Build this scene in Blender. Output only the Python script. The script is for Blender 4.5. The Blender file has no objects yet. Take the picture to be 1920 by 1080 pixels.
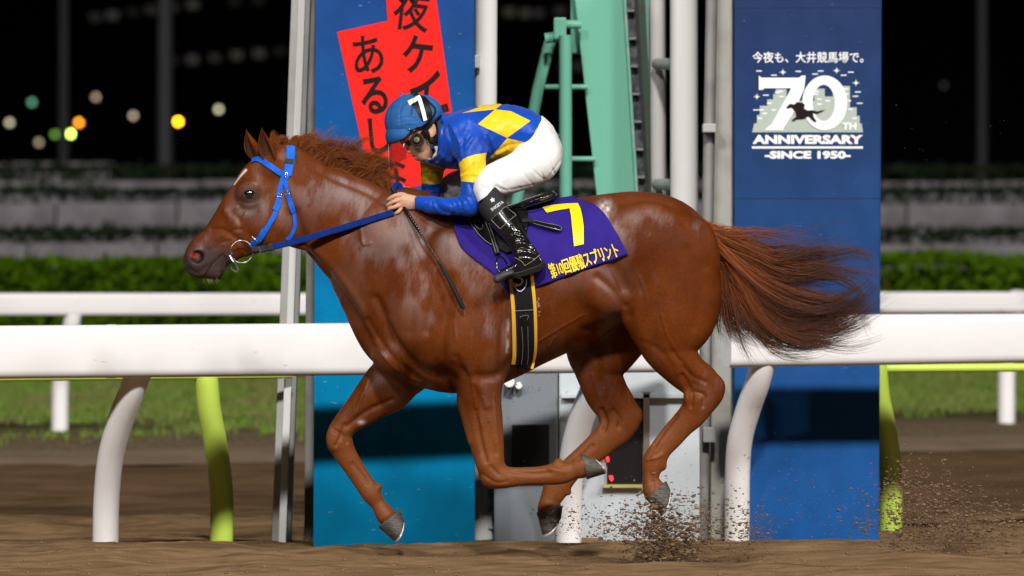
import bpy, bmesh, math, random
import numpy as np
from mathutils import Vector, Matrix
from mathutils.bvhtree import BVHTree
from mathutils.geometry import tessellate_polygon

random.seed(7)
RNG = np.random.default_rng(11)
SC = bpy.context.scene
COL = SC.collection

# ------------------------------------------------------------------ camera, night sky, floodlights, exposure
FPX, CAMH, HZ = 10000.0, 1.5, 447.0          # focal length in photo pixels, eye height, horizon row
cam = bpy.data.cameras.new('camera')
cam_o = bpy.data.objects.new('camera', cam)
COL.objects.link(cam_o)
cam_o.location = (0, 0, CAMH)
cam_o.rotation_euler = (math.radians(90), 0, 0)
cam.sensor_width = 36.0
cam.lens = FPX / 1920 * 36.0
cam.shift_y = -(540 - HZ) / 1920
cam.clip_start, cam.clip_end = 0.5, 2000
cam.dof.use_dof = True
cam.dof.focus_distance = 24.8
cam.dof.aperture_fstop = 2.8
SC.camera = cam_o

world = bpy.data.worlds.new('World')
SC.world = world
world.use_nodes = True
bg = world.node_tree.nodes['Background']
bg.inputs[0].default_value = (0.70, 0.68, 0.72, 1)
bg.inputs[1].default_value = 0.004

def floodlight(loc, aim, watts, radius, size, blend, col):
    l = bpy.data.lights.new('floodlight', 'SPOT')
    l.energy = watts; l.shadow_soft_size = radius; l.spot_size = math.radians(size); l.spot_blend = blend
    l.color = col
    o = bpy.data.objects.new('floodlight', l)
    COL.objects.link(o)
    o.location = loc
    o.rotation_euler = (Vector(aim) - Vector(loc)).to_track_quat('-Z', 'Y').to_euler()
# the racecourse floodlights: masts on the grandstand side, behind the camera
for k_, w_ in ((-64, 88000), (-32, 98000), (0, 185000), (32, 100000), (64, 84000)):
    floodlight((2 + k_ * 0.92, -36 + k_ * 0.39, 45), (k_ * 0.03, 30, 0.5), w_, 2.6, 54, 0.7, (1.0, 0.972, 0.945))

SC.view_settings.view_transform = 'Standard'
SC.view_settings.look = 'None'
SC.view_settings.exposure = 0.0
SC.view_settings.gamma = 1.0
SC.view_settings.use_curve_mapping = False
SC.cycles.use_denoising = True
SC.cycles.max_bounces = 6
SC.cycles.transparent_max_bounces = 12

# ------------------------------------------------------------------ helpers
def P(px, py, Y):
    """photo pixel + distance -> point of the place"""
    return np.array(((px - 960.0) * Y / FPX, Y, CAMH - (py - HZ) * Y / FPX))

def to_px(v):
    return 960.0 + v[:, 0] * FPX / v[:, 1], HZ - (v[:, 2] - CAMH) * FPX / v[:, 1]

def thing(name, label, cat, loc=(0, 0, 0), group=None, kind=None):
    o = bpy.data.objects.new(name, None)
    COL.objects.link(o)
    o.location = loc
    o.empty_display_size = 0.1
    tag(o, label, cat, group, kind)
    return o

def tag(o, label=None, cat=None, group=None, kind=None):
    if label: o['label'] = label
    if cat: o['category'] = cat
    if group: o['group'] = group
    if kind: o['kind'] = kind
    return o

def link(name, me, m=None, parent=None, smooth=False, label=None):
    o = bpy.data.objects.new(name, me)
    COL.objects.link(o)
    if m is not None:
        for x in (m if isinstance(m, (list, tuple)) else [m]):
            me.materials.append(x)
    if parent is not None:
        o.parent = parent
        if parent.parent is None:
            o.matrix_parent_inverse = Matrix.Translation(-Vector(parent.location))
        else:
            o.matrix_parent_inverse = Matrix.Identity(4)
    if smooth:
        me.polygons.foreach_set('use_smooth', np.ones(len(me.polygons), bool))
    if label: o['label'] = label
    return o

def mesh_np(name, v, f):
    me = bpy.data.meshes.new(name)
    v = np.asarray(v, np.float32); f = np.asarray(f, np.int32)
    k = f.shape[1]
    me.vertices.add(len(v)); me.vertices.foreach_set('co', v.ravel())
    me.loops.add(f.size); me.loops.foreach_set('vertex_index', f.ravel())
    me.polygons.add(len(f))
    me.polygons.foreach_set('loop_start', np.arange(0, f.size, k, dtype=np.int32))
    me.polygons.foreach_set('loop_total', np.full(len(f), k, np.int32))
    me.update(calc_edges=True); me.validate()
    return me

def mesh_py(name, v, f):
    me = bpy.data.meshes.new(name)
    me.from_pydata([tuple(map(float, p)) for p in v], [], f)
    me.update()
    return me

def fix_normals(me):
    bm = bmesh.new(); bm.from_mesh(me)
    bmesh.ops.recalc_face_normals(bm, faces=bm.faces)
    bm.to_mesh(me); bm.free()
    return me

class MB:
    """collects simple solids into one mesh"""
    def __init__(s): s.v = []; s.f = []
    def add(s, v, f):
        b = len(s.v); s.v += [tuple(map(float, p)) for p in v]; s.f += [tuple(i + b for i in q) for q in f]
    def box(s, lo, hi):
        x0, y0, z0 = lo; x1, y1, z1 = hi
        s.add([(x0, y0, z0), (x1, y0, z0), (x1, y1, z0), (x0, y1, z0), (x0, y0, z1), (x1, y0, z1), (x1, y1, z1), (x0, y1, z1)],
              [(0, 3, 2, 1), (4, 5, 6, 7), (0, 1, 5, 4), (1, 2, 6, 5), (2, 3, 7, 6), (3, 0, 4, 7)])
    def hexa(s, front, back):
        """prism between two equal polygons"""
        n = len(front)
        s.add(list(front) + list(back), [tuple(range(n)), tuple(range(2 * n - 1, n - 1, -1))] +
              [(i, i + n, (i + 1) % n + n, (i + 1) % n) for i in range(n)])
    def tube(s, pts, rad, n=12, cap=True, squash=1.0, up=None):
        pts = [np.asarray(p, float) for p in pts]
        rad = [rad] * len(pts) if np.isscalar(rad) else rad
        ref = np.array(up if up is not None else (0.0, 1.0, 0.0)); V = []
        for i, p in enumerate(pts):
            t = pts[min(i + 1, len(pts) - 1)] - pts[max(i - 1, 0)]
            t = t / (np.linalg.norm(t) + 1e-9)
            a = ref - t * ref.dot(t)
            if np.linalg.norm(a) < 1e-3: a = np.array((1.0, 0, 0)) - t * t[0]
            a /= np.linalg.norm(a); b = np.cross(t, a)
            for k in range(n):
                an = 2 * math.pi * k / n
                V.append(p + rad[i] * (math.cos(an) * a * squash + math.sin(an) * b))
        F = [(i * n + k, i * n + (k + 1) % n, (i + 1) * n + (k + 1) % n, (i + 1) * n + k) for i in range(len(pts) - 1) for k in range(n)]
        if cap: F += [tuple(range(n - 1, -1, -1)), tuple((len(pts) - 1) * n + k for k in range(n))]
        s.add(V, F)
    def build(s, name, m, parent=None, smooth=False, label=None, bevel=0.0):
        me = mesh_py(name, s.v, s.f); fix_normals(me)
        if bevel > 0:
            bm = bmesh.new(); bm.from_mesh(me)
            bmesh.ops.bevel(bm, geom=[e for e in bm.edges if len(e.link_faces) == 2 and e.calc_face_angle(0) > 0.6], offset=bevel, segments=2, affect='EDGES', profile=0.6)
            bm.to_mesh(me); bm.free()
        o = link(name, me, m, parent, smooth, label)
        if smooth and not bevel:
            me.set_sharp_from_angle(angle=math.radians(50))
        return o

def spline(pts, m=6):
    """Catmull-Rom through rows of numbers"""
    p = np.asarray(pts, float)
    if len(p) < 3:
        t = np.linspace(0, 1, m * 2 + 1)[:, None]
        return p[0] * (1 - t) + p[-1] * t
    q = np.vstack([2 * p[0] - p[1], p, 2 * p[-1] - p[-2]]); out = []
    for i in range(1, len(q) - 2):
        for k in range(m):
            t = k / m
            out.append(0.5 * ((2 * q[i]) + (-q[i - 1] + q[i + 1]) * t + (2 * q[i - 1] - 5 * q[i] + 4 * q[i + 1] - q[i + 2]) * t * t +
                              (-q[i - 1] + 3 * q[i] - 3 * q[i + 1] + q[i + 2]) * t ** 3))
    out.append(p[-1])
    return np.array(out)

def vnoise(x, y, seed=0):
    xi = np.floor(x).astype(np.int64); yi = np.floor(y).astype(np.int64)
    fx = x - xi; fy = y - yi
    fx = fx * fx * (3 - 2 * fx); fy = fy * fy * (3 - 2 * fy)
    def h(a, b):
        n = (a * 374761393 + b * 668265263 + seed * 1442695) & 0x7fffffff
        n = ((n ^ (n >> 13)) * 1274126177) & 0x7fffffff
        return ((n ^ (n >> 16)) & 0xffff) / 65535.0
    return (h(xi, yi) * (1 - fx) + h(xi + 1, yi) * fx) * (1 - fy) + (h(xi, yi + 1) * (1 - fx) + h(xi + 1, yi + 1) * fx) * fy - 0.5

# ------------------------------------------------------------------ materials
def mat(name, col, rough=0.5, spec=0.5, metal=0.0, vary=None, bump=None, coat=0.0, coat_rough=0.1, sheen=0.0, emit=None, stretch=None, bump2=None, trans=0.0):
    """procedural surface: vary = (scale, second colour, low, high); bump = (scale, strength, detail)"""
    m = bpy.data.materials.new(name); m.use_nodes = True
    nt = m.node_tree; b = nt.nodes['Principled BSDF']
    b.inputs['Base Color'].default_value = (*col, 1)
    b.inputs['Roughness'].default_value = rough
    b.inputs['Specular IOR Level'].default_value = spec
    b.inputs['Metallic'].default_value = metal
    b.inputs['Coat Weight'].default_value = coat
    b.inputs['Coat Roughness'].default_value = coat_rough
    b.inputs['Sheen Weight'].default_value = sheen
    b.inputs['Transmission Weight'].default_value = trans
    if emit:
        b.inputs['Emission Color'].default_value = (*emit[0], 1); b.inputs['Emission Strength'].default_value = emit[1]
    tc = nt.nodes.new('ShaderNodeTexCoord'); co = tc.outputs['Object']
    if stretch:
        mp = nt.nodes.new('ShaderNodeMapping'); mp.inputs['Scale'].default_value = stretch
        nt.links.new(co, mp.inputs[0]); co = mp.outputs[0]
    def noise(sc, det):
        n = nt.nodes.new('ShaderNodeTexNoise'); n.inputs['Scale'].default_value = sc; n.inputs['Detail'].default_value = det
        nt.links.new(co, n.inputs['Vector']); return n
    if vary:
        n = noise(vary[0], 5)
        r = nt.nodes.new('ShaderNodeMapRange'); r.inputs[1].default_value = vary[2]; r.inputs[2].default_value = vary[3]
        nt.links.new(n.outputs['Fac'], r.inputs[0])
        mx = nt.nodes.new('ShaderNodeMix'); mx.data_type = 'RGBA'
        nt.links.new(r.outputs[0], mx.inputs[0]); mx.inputs[6].default_value = (*col, 1); mx.inputs[7].default_value = (*vary[1], 1)
        nt.links.new(mx.outputs[2], b.inputs['Base Color'])
    prev = None
    for bp in (bump, bump2):
        if bp:
            n = noise(bp[0], bp[2] if len(bp) > 2 else 4)
            k = nt.nodes.new('ShaderNodeBump'); k.inputs['Strength'].default_value = bp[1]; k.inputs['Distance'].default_value = bp[3] if len(bp) > 3 else 0.01
            nt.links.new(n.outputs['Fac'], k.inputs['Height'])
            if prev: nt.links.new(prev.outputs[0], k.inputs['Normal'])
            nt.links.new(k.outputs[0], b.inputs['Normal']); prev = k
    return m

def attr_mix(m, attr, col, edge=None):
    """lay a printed colour over the base wherever a stored distance is negative (edge in metres) or, without edge, by the stored weight"""
    nt = m.node_tree; b = nt.nodes['Principled BSDF']
    a = nt.nodes.new('ShaderNodeAttribute'); a.attribute_name = attr
    r = nt.nodes.new('ShaderNodeMapRange')
    if edge: r.inputs[1].default_value = edge; r.inputs[2].default_value = -edge
    nt.links.new(a.outputs['Fac'], r.inputs[0])
    mx = nt.nodes.new('ShaderNodeMix'); mx.data_type = 'RGBA'
    nt.links.new(r.outputs[0], mx.inputs[0]); mx.inputs[7].default_value = (*col, 1)
    s = b.inputs['Base Color']
    if s.is_linked: nt.links.new(s.links[0].from_socket, mx.inputs[6])
    else: mx.inputs[6].default_value = s.default_value
    nt.links.new(mx.outputs[2], s)
    return m

def put_attr(me, name, val):
    a = me.attributes.new(name, 'FLOAT', 'POINT'); a.data.foreach_set('value', np.asarray(val, np.float32))

# ------------------------------------------------------------------ solid modelling by distance fields
def smin(a, b, k):
    if k <= 0: return np.minimum(a, b)
    h = np.clip(0.5 + 0.5 * (b - a) / k, 0, 1)
    return b * (1 - h) + a * h - k * h * (1 - h)

def poly_sd(x, y, poly):
    """signed distance to a polygon, negative inside"""
    pl = np.asarray(poly, float); d = np.full(np.shape(x), 1e9); s = np.ones(np.shape(x)); n = len(pl)
    for i in range(n):
        ax, ay = pl[i]; bx, by = pl[i - 1]
        ex, ey = bx - ax, by - ay; wx, wy = x - ax, y - ay
        t = np.clip((wx * ex + wy * ey) / (ex * ex + ey * ey + 1e-12), 0, 1)
        d = np.minimum(d, (wx - ex * t) ** 2 + (wy - ey * t) ** 2)
        c1 = y >= ay; c2 = y < by; c3 = ex * wy > ey * wx
        s = np.where((c1 & c2 & c3) | (~c1 & ~c2 & ~c3), -s, s)
    return s * np.sqrt(d)

def line_d(x, y, pts):
    p = np.asarray(pts, float); d = np.full(np.shape(x), 1e9)
    for a, b in zip(p[:-1], p[1:]):
        e = b - a; wx, wy = x - a[0], y - a[1]
        t = np.clip((wx * e[0] + wy * e[1]) / (e @ e + 1e-12), 0, 1)
        d = np.minimum(d, (wx - e[0] * t) ** 2 + (wy - e[1] * t) ** 2)
    return np.sqrt(d)

class Field:
    def __init__(s, lo, hi, h):
        s.h = h; s.lo = np.asarray(lo, float)
        s.ax = [np.arange(lo[i], hi[i] + h, h, dtype=np.float32) for i in range(3)]
        s.f = np.full([len(a) for a in s.ax], 1.0, np.float32)
    def sl(s, lo, hi):
        out = []
        for i in range(3):
            a = max(0, int((lo[i] - s.lo[i]) / s.h)); b = min(len(s.ax[i]), int((hi[i] - s.lo[i]) / s.h) + 2)
            out.append(slice(min(a, len(s.ax[i])), max(min(a, len(s.ax[i])), b)))
        return tuple(out)
    def xyz(s, q):
        return s.ax[0][q[0]][:, None, None], s.ax[1][q[1]][None, :, None], s.ax[2][q[2]][None, None, :]
    def merge(s, q, d, k, mode):
        if mode == 'add': s.f[q] = smin(s.f[q], d, k)
        else: s.f[q] = -smin(-s.f[q], d, k)
    def chain(s, st, k=0.03, mode='add', m=6, grow=0.0):
        st = spline(st, m) if m else np.asarray(st, float)
        st = st.copy(); st[:, 3:5] += grow
        M = k + 3 * s.h
        R = np.maximum(st[:, 3], st[:, 4])[:, None] + M
        q0 = s.sl((st[:, :3] - R).min(0), (st[:, :3] + R).max(0))
        if any(x.stop <= x.start for x in q0): return
        o = [x.start for x in q0]
        D = np.full([x.stop - x.start for x in q0], 1.0, np.float32)
        for a, b in zip(st[:-1], st[1:]):
            rr = max(a[3], a[4], b[3], b[4]) + M
            q = s.sl(np.minimum(a[:3], b[:3]) - rr, np.maximum(a[:3], b[:3]) + rr)
            q = tuple(slice(max(q[i].start, q0[i].start), min(q[i].stop, q0[i].stop)) for i in range(3))
            if any(x.stop <= x.start for x in q): continue
            X, Y, Z = s.xyz(q)
            e = b[:3] - a[:3]; L = e @ e + 1e-12
            t = np.clip(((X - a[0]) * e[0] + (Y - a[1]) * e[1] + (Z - a[2]) * e[2]) / L, 0, 1)
            r = a[3] + t * (b[3] - a[3]); ry = a[4] + t * (b[4] - a[4])
            d = np.sqrt((X - a[0] - t * e[0]) ** 2 + (Z - a[2] - t * e[2]) ** 2 + ((Y - a[1] - t * e[1]) * (r / ry)) ** 2) - r
            w = tuple(slice(q[i].start - o[i], q[i].stop - o[i]) for i in range(3))
            D[w] = np.minimum(D[w], d)
        s.merge(q0, D, k, mode)
    def ball(s, c, rad, ang=0.0, k=0.02, mode='add'):
        """ellipsoid: radii along (turned x, y, turned z)"""
        R = max(rad) + k + 2 * s.h; c = np.asarray(c, float)
        q = s.sl(c - R, c + R)
        if any(x.stop <= x.start for x in q): return
        X, Y, Z = s.xyz(q); ca, sa = math.cos(ang), math.sin(ang)
        u = (X - c[0]) * ca + (Z - c[2]) * sa; w = -(X - c[0]) * sa + (Z - c[2]) * ca
        g = np.sqrt((u / rad[0]) ** 2 + ((Y - c[1]) / rad[1]) ** 2 + (w / rad[2]) ** 2)
        g2 = np.sqrt((u / rad[0] ** 2) ** 2 + ((Y - c[1]) / rad[1] ** 2) ** 2 + (w / rad[2] ** 2) ** 2)
        s.merge(q, (g * (g - 1) / np.maximum(g2, 1e-6)).astype(np.float32), k, mode)
    def slab(s, poly, y0, y1, rnd=0.004, k=0.0, mode='add'):
        """polygon in (x, z) extruded from y0 to y1 with rounded edges"""
        pl = np.asarray(poly, float); M = k + 3 * s.h
        q = s.sl((pl[:, 0].min() - M, y0 - M, pl[:, 1].min() - M), (pl[:, 0].max() + M, y1 + M, pl[:, 1].max() + M))
        if any(x.stop <= x.start for x in q): return
        X, Y, Z = s.xyz(q)
        XX, ZZ = np.broadcast_arrays(X[:, 0, :], Z[:, 0, :])
        a = poly_sd(XX, ZZ, pl)[:, None, :] + rnd; b = np.abs(Y - (y0 + y1) / 2) - (y1 - y0) / 2 + rnd
        d = np.sqrt(np.maximum(a, 0) ** 2 + np.maximum(b, 0) ** 2) + np.minimum(np.maximum(a, b), 0) - rnd
        s.merge(q, d.astype(np.float32), k, mode)
    def func(s, fn, mode='cut', k=0.0, box=None):
        q = s.sl(*box) if box else tuple(slice(0, n) for n in s.f.shape)
        X, Y, Z = s.xyz(q)
        s.merge(q, np.broadcast_to(fn(X, Y, Z), s.f[q].shape).astype(np.float32), k, mode)
    def mesh(s, name):
        f = s.f; I = f < 0
        n = np.zeros([d - 1 for d in f.shape], np.uint8)
        for a in (0, 1):
            for b in (0, 1):
                for c in (0, 1):
                    n += I[a:f.shape[0] - 1 + a, b:f.shape[1] - 1 + b, c:f.shape[2] - 1 + c]
        act = np.argwhere((n > 0) & (n < 8))
        idx = np.full(n.shape, -1, np.int32); idx[act[:, 0], act[:, 1], act[:, 2]] = np.arange(len(act))
        cor = np.array([(a, b, c) for a in (0, 1) for b in (0, 1) for c in (0, 1)])
        val = np.stack([f[act[:, 0] + a, act[:, 1] + b, act[:, 2] + c] for a, b, c in cor], 1)
        acc = np.zeros((len(act), 3)); cnt = np.zeros(len(act))
        for i in range(8):
            for j in range(i + 1, 8):
                if np.abs(cor[i] - cor[j]).sum() != 1: continue
                vi, vj = val[:, i], val[:, j]; x = (vi < 0) != (vj < 0)
                t = np.where(x, vi / np.where(x, vi - vj, 1), 0)
                acc += np.where(x[:, None], cor[i] + t[:, None] * (cor[j] - cor[i]), 0); cnt += x
        V = s.lo + (act + acc / cnt[:, None]) * s.h
        F = []
        for ax in range(3):
            o = [i for i in range(3) if i != ax]
            A = np.take(I, range(0, f.shape[ax] - 1), ax); B = np.take(I, range(1, f.shape[ax]), ax)
            e = np.argwhere(A != B)
            e = e[(e[:, o[0]] > 0) & (e[:, o[1]] > 0) & (e[:, o[0]] < f.shape[o[0]] - 1) & (e[:, o[1]] < f.shape[o[1]] - 1)]
            flip = A[e[:, 0], e[:, 1], e[:, 2]]
            qd = []
            for d0, d1 in ((-1, -1), (0, -1), (0, 0), (-1, 0)):
                c = e.copy(); c[:, o[0]] += d0; c[:, o[1]] += d1
                qd.append(idx[c[:, 0], c[:, 1], c[:, 2]])
            qd = np.stack(qd, 1)
            if ax == 1: flip = ~flip
            qd[~flip] = qd[~flip][:, ::-1]
            F.append(qd)
        return mesh_np(name, V, np.vstack(F))

def verts(me):
    v = np.empty(len(me.vertices) * 3, np.float32); me.vertices.foreach_get('co', v); return v.reshape(-1, 3)
def normals(me):
    v = np.empty(len(me.vertices) * 3, np.float32); me.vertices.foreach_get('normal', v); return v.reshape(-1, 3)
def relax(me, n=1, w=0.5):
    e = np.empty(len(me.edges) * 2, np.int32); me.edges.foreach_get('vertices', e); e = e.reshape(-1, 2)
    v = verts(me).astype(float)
    deg = np.bincount(e.ravel(), minlength=len(v))[:, None]
    for _ in range(n):
        a = np.stack([np.bincount(e[:, 0], v[e[:, 1], i], len(v)) + np.bincount(e[:, 1], v[e[:, 0], i], len(v)) for i in range(3)], 1)
        v += w * (a / np.maximum(deg, 1) - v)
    me.vertices.foreach_set('co', v.astype(np.float32).ravel()); me.update()
def carve(me, lines, near=None):
    """press or raise soft lines traced on the side facing the rail's front: (points in photo px, width px, depth m)"""
    v = verts(me); nn = normals(me); px, py = to_px(v); d = np.zeros(len(v))
    facing = np.clip(-nn[:, 1] * 2.0 + 0.2, 0, 1)
    if near is not None: facing = facing * (v[:, 1] < near)
    for pts, w, a in lines:
        if np.mean([q[1] for q in pts]) > 720: a *= 1.7
        p = spline(pts, 5) if len(pts) > 2 else np.asarray(pts, float)
        g = np.exp(-(line_d(px, py, p) / w) ** 2)
        d += a * g
    v = v + nn * (d * facing)[:, None]
    me.vertices.foreach_set('co', v.astype(np.float32).ravel()); me.update()
def bvh(me):
    return BVHTree.FromPolygons([v.co for v in me.vertices], [p.vertices for p in me.polygons])
CAM = Vector((0, 0, CAMH))
def hit(tree, px, py, off=0.0, default=24.75):
    d = Vector(P(px, py, 1.0)) - CAM
    l, n, i, t = tree.ray_cast(CAM + d * 20, d.normalized())
    if l is None:
        return P(px, py, default), np.array((0, -1.0, 0))
    if n.dot(d) > 0: n = -n
    return np.array(l + n * off), np.array(n)

def ribbon(mb, pts, nor, width, thick):
    """flat strap through points, lying across the normals"""
    pts = np.asarray(pts, float); nor = np.asarray(nor, float); n = len(pts)
    width = np.full(n, width) if np.isscalar(width) else np.asarray(width); V = []
    for i in range(n):
        t = pts[min(i + 1, n - 1)] - pts[max(i - 1, 0)]; t /= np.linalg.norm(t) + 1e-9
        s = np.cross(nor[i], t); s /= np.linalg.norm(s) + 1e-9
        u = np.cross(t, s); u = u if u @ nor[i] > 0 else -u
        for a, b in ((-.5, 0), (.5, 0), (.5, 1), (.32, 1.25), (-.32, 1.25), (-.5, 1)):
            V.append(pts[i] + s * width[i] * a + u * thick * b)
    k = 6
    F = [(i * k + j, i * k + (j + 1) % k, (i + 1) * k + (j + 1) % k, (i + 1) * k + j) for i in range(n - 1) for j in range(k)]
    F += [tuple(range(k)), tuple((n - 1) * k + j for j in range(k - 1, -1, -1))]
    mb.add(V, F)
def strap_on(tree, line, width_px, thick, off=0.002, m=8, sm=2, Y=24.8):
    p = spline(line, m); h = [hit(tree, a[0], a[1], off) for a in p]
    q = np.array([x[0] for x in h]); n = np.array([x[1] for x in h])
    for _ in range(sm):
        q[1:-1] = (q[:-2] + 2 * q[1:-1] + q[2:]) / 4; n[1:-1] = (n[:-2] + 2 * n[1:-1] + n[2:]) / 4
    mb = MB(); ribbon(mb, q, n, np.asarray(width_px) * Y / FPX, thick)
    return mb, q, n

def stations(rows, Yc=25.0):
    """rows: (edge x, edge y, other edge x, y, half width m, offset m) or ('c', x, y, radius px, half width m, offset m)"""
    out = []
    for r in rows:
        if r[0] == 'c': _, x, y, rp, ry, yo = r
        else:
            ax, ay, bx, by, ry, yo = r
            x, y, rp = (ax + bx) / 2, (ay + by) / 2, math.hypot(ax - bx, ay - by) / 2
        Y = Yc + yo; p = P(x, y, Y)
        out.append((*p, rp * Y / FPX, ry))
    return np.array(out)

def strands(name, roots_to_tips, r0, m, parent, seed=0, label=None):
    """hair: array (strand, point, 3) -> thin three sided tapering tubes, with 'tip' stored along them"""
    S = np.asarray(roots_to_tips); n, k, _ = S.shape
    T = np.gradient(S, axis=1); T /= np.linalg.norm(T, axis=2, keepdims=True) + 1e-9
    a = np.cross(T, np.array((0.0, 1.0, 0.0))); a /= np.linalg.norm(a, axis=2, keepdims=True) + 1e-9
    b = np.cross(T, a)
    t = np.linspace(0, 1, k)
    r = (np.asarray(r0).reshape(-1, 1) * (1.0 - 0.85 * t ** 1.6)[None])[:, :, None]
    V = np.stack([S + r * (math.cos(q) * a + math.sin(q) * b) for q in (0.5, 2.59, 4.69)], 2)
    base = (np.arange(n)[:, None, None] * k + np.arange(k - 1)[None, :, None]) * 3
    j = np.arange(3)[None, None]
    F = np.stack([base + j, base + (j + 1) % 3, base + 3 + (j + 1) % 3, base + 3 + j], 3).reshape(-1, 4)
    me = mesh_np(name, V.reshape(-1, 3), F)
    put_attr(me, 'tip', np.broadcast_to(t[None, :, None], (n, k, 3)).ravel())
    put_attr(me, 'tone', np.broadcast_to(np.random.default_rng(seed).random(n)[:, None, None], (n, k, 3)).ravel())
    return link(name, me, m, parent, True, label)

def text_mesh(s, bold=0.0, shear=0.0):
    c = bpy.data.curves.new('lettering', 'FONT'); c.body = s; c.offset = bold; c.shear = shear; c.resolution_u = 3
    o = bpy.data.objects.new('lettering', c); COL.objects.link(o)
    dg = bpy.context.evaluated_depsgraph_get()
    me = bpy.data.meshes.new_from_object(o.evaluated_get(dg))
    v = verts(me).astype(float); f = [tuple(p.vertices) for p in me.polygons]
    bpy.data.objects.remove(o); bpy.data.curves.remove(c); bpy.data.meshes.remove(me)
    v -= v.min(0); v /= np.maximum(v.max(0), 1e-6)
    return v[:, :2], f                              # unit square, x right, y up

def poly_tris(poly, cuts=0):
    """flat polygon -> triangles, each split in four 'cuts' times"""
    t = tessellate_polygon([[Vector((x, y, 0)) for x, y in poly]])
    v = [tuple(map(float, q)) for q in poly]; f = [tuple(q) for q in t]
    for _ in range(cuts):
        mid = {}; g = []
        def m_(a_, b_):
            k = (min(a_, b_), max(a_, b_))
            if k not in mid: mid[k] = len(v); v.append(((v[a_][0] + v[b_][0]) / 2, (v[a_][1] + v[b_][1]) / 2))
            return mid[k]
        for p, q, r in f:
            pq, qr, rp = m_(p, q), m_(q, r), m_(r, p); g += [(p, pq, rp), (pq, q, qr), (rp, qr, r), (pq, qr, rp)]
        f = g
    return np.array(v), f

def print_on(tree, name, v2, f, m, parent, off):
    """lay a flat print (photo px outline) on a curved surface"""
    v = [hit(tree, a, b, off)[0] for a, b in v2]
    me = mesh_py(name, v, f); fix_normals(me)
    return link(name, me, m, parent)
# ================================================================== THE SETTING
M_dirt = mat('track_sand', (0.205, 0.128, 0.066), 1.0, 0.0, vary=(7, (0.120, 0.073, 0.038), 0.40, 0.66), bump=(50, 0.5, 8, 0.015), bump2=(260, 0.45, 4, 0.004), stretch=(0.35, 1, 1))
M_dirt2 = mat('packed_wet_sand', (0.120, 0.074, 0.040), 1.0, 0.0, vary=(5, (0.075, 0.046, 0.025), 0.40, 0.66), bump=(30, 0.6, 8, 0.02), stretch=(0.35, 1, 1))
M_verge = mat('verge_turf', (0.075, 0.13, 0.025), 0.95, 0.0, vary=(1.6, (0.14, 0.11, 0.06), 0.47, 0.62), bump=(30, 1.0, 6, 0.05))
M_far = mat('infield_soil', (0.012, 0.014, 0.010), 1.0, 0.05)
M_white = mat('white_paint', (0.80, 0.775, 0.765), 0.32, 0.5, vary=(2.2, (0.74, 0.70, 0.69), 0.45, 0.75))
M_whiteb = mat('white_enamel', (0.66, 0.655, 0.635), 0.4, 0.3)
M_lime = mat('lime_paint', (0.48, 0.64, 0.09), 0.4, 0.5)
M_gray = mat('galvanised_grey', (0.36, 0.36, 0.34), 0.5, 0.5, vary=(4, (0.28, 0.28, 0.265), 0.45, 0.7))
M_gray2 = mat('dull_grey', (0.25, 0.24, 0.225), 0.55, 0.4, vary=(5, (0.19, 0.18, 0.17), 0.45, 0.7))
M_mint = mat('mint_paint', (0.145, 0.42, 0.30), 0.45, 0.25)
M_mint2 = mat('weathered_mint', (0.20, 0.42, 0.34), 0.6, 0.2, vary=(14, (0.30, 0.44, 0.38), 0.45, 0.6))
M_darkg = mat('bottle_green', (0.03, 0.06, 0.035), 0.6, 0.3)
M_black = mat('black_rubber_and_shade', (0.012, 0.012, 0.013), 0.55, 0.4)  # also blackens the painted shadow on the slate cabinet
M_cab = mat('cabinet_grey', (0.46, 0.50, 0.52), 0.5, 0.4, vary=(3, (0.40, 0.43, 0.45), 0.4, 0.7))
M_cabd = mat('cabinet_slate', (0.15, 0.165, 0.18), 0.5, 0.4)
M_red = mat('red_print', (0.75, 0.018, 0.014), 0.6, 0.06)
M_ink = mat('black_ink', (0.016, 0.010, 0.010), 0.6, 0.06)
M_sky70 = mat('sage_print', (0.36, 0.42, 0.37), 0.55, 0.3)
M_wprint = mat('white_print', (0.78, 0.78, 0.78), 0.5, 0.4)
M_stone = mat('terrace_concrete', (0.185, 0.172, 0.18), 0.9, 0.0, vary=(1.6, (0.115, 0.107, 0.112), 0.4, 0.65), bump=(5, 0.6))
M_hedge = mat('hedge_leaf', (0.066, 0.128, 0.005), 0.8, 0.0, vary=(1.3, (0.022, 0.047, 0.002), 0.40, 0.62))
M_shrub = mat('dark_shrub', (0.010, 0.018, 0.007), 0.9, 0.1)
M_pole = mat('far_steel', (0.05, 0.05, 0.055), 0.6, 0.3)
M_glass = mat('dark_facade', (0.004, 0.004, 0.004), 0.9, 0.05)

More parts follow.
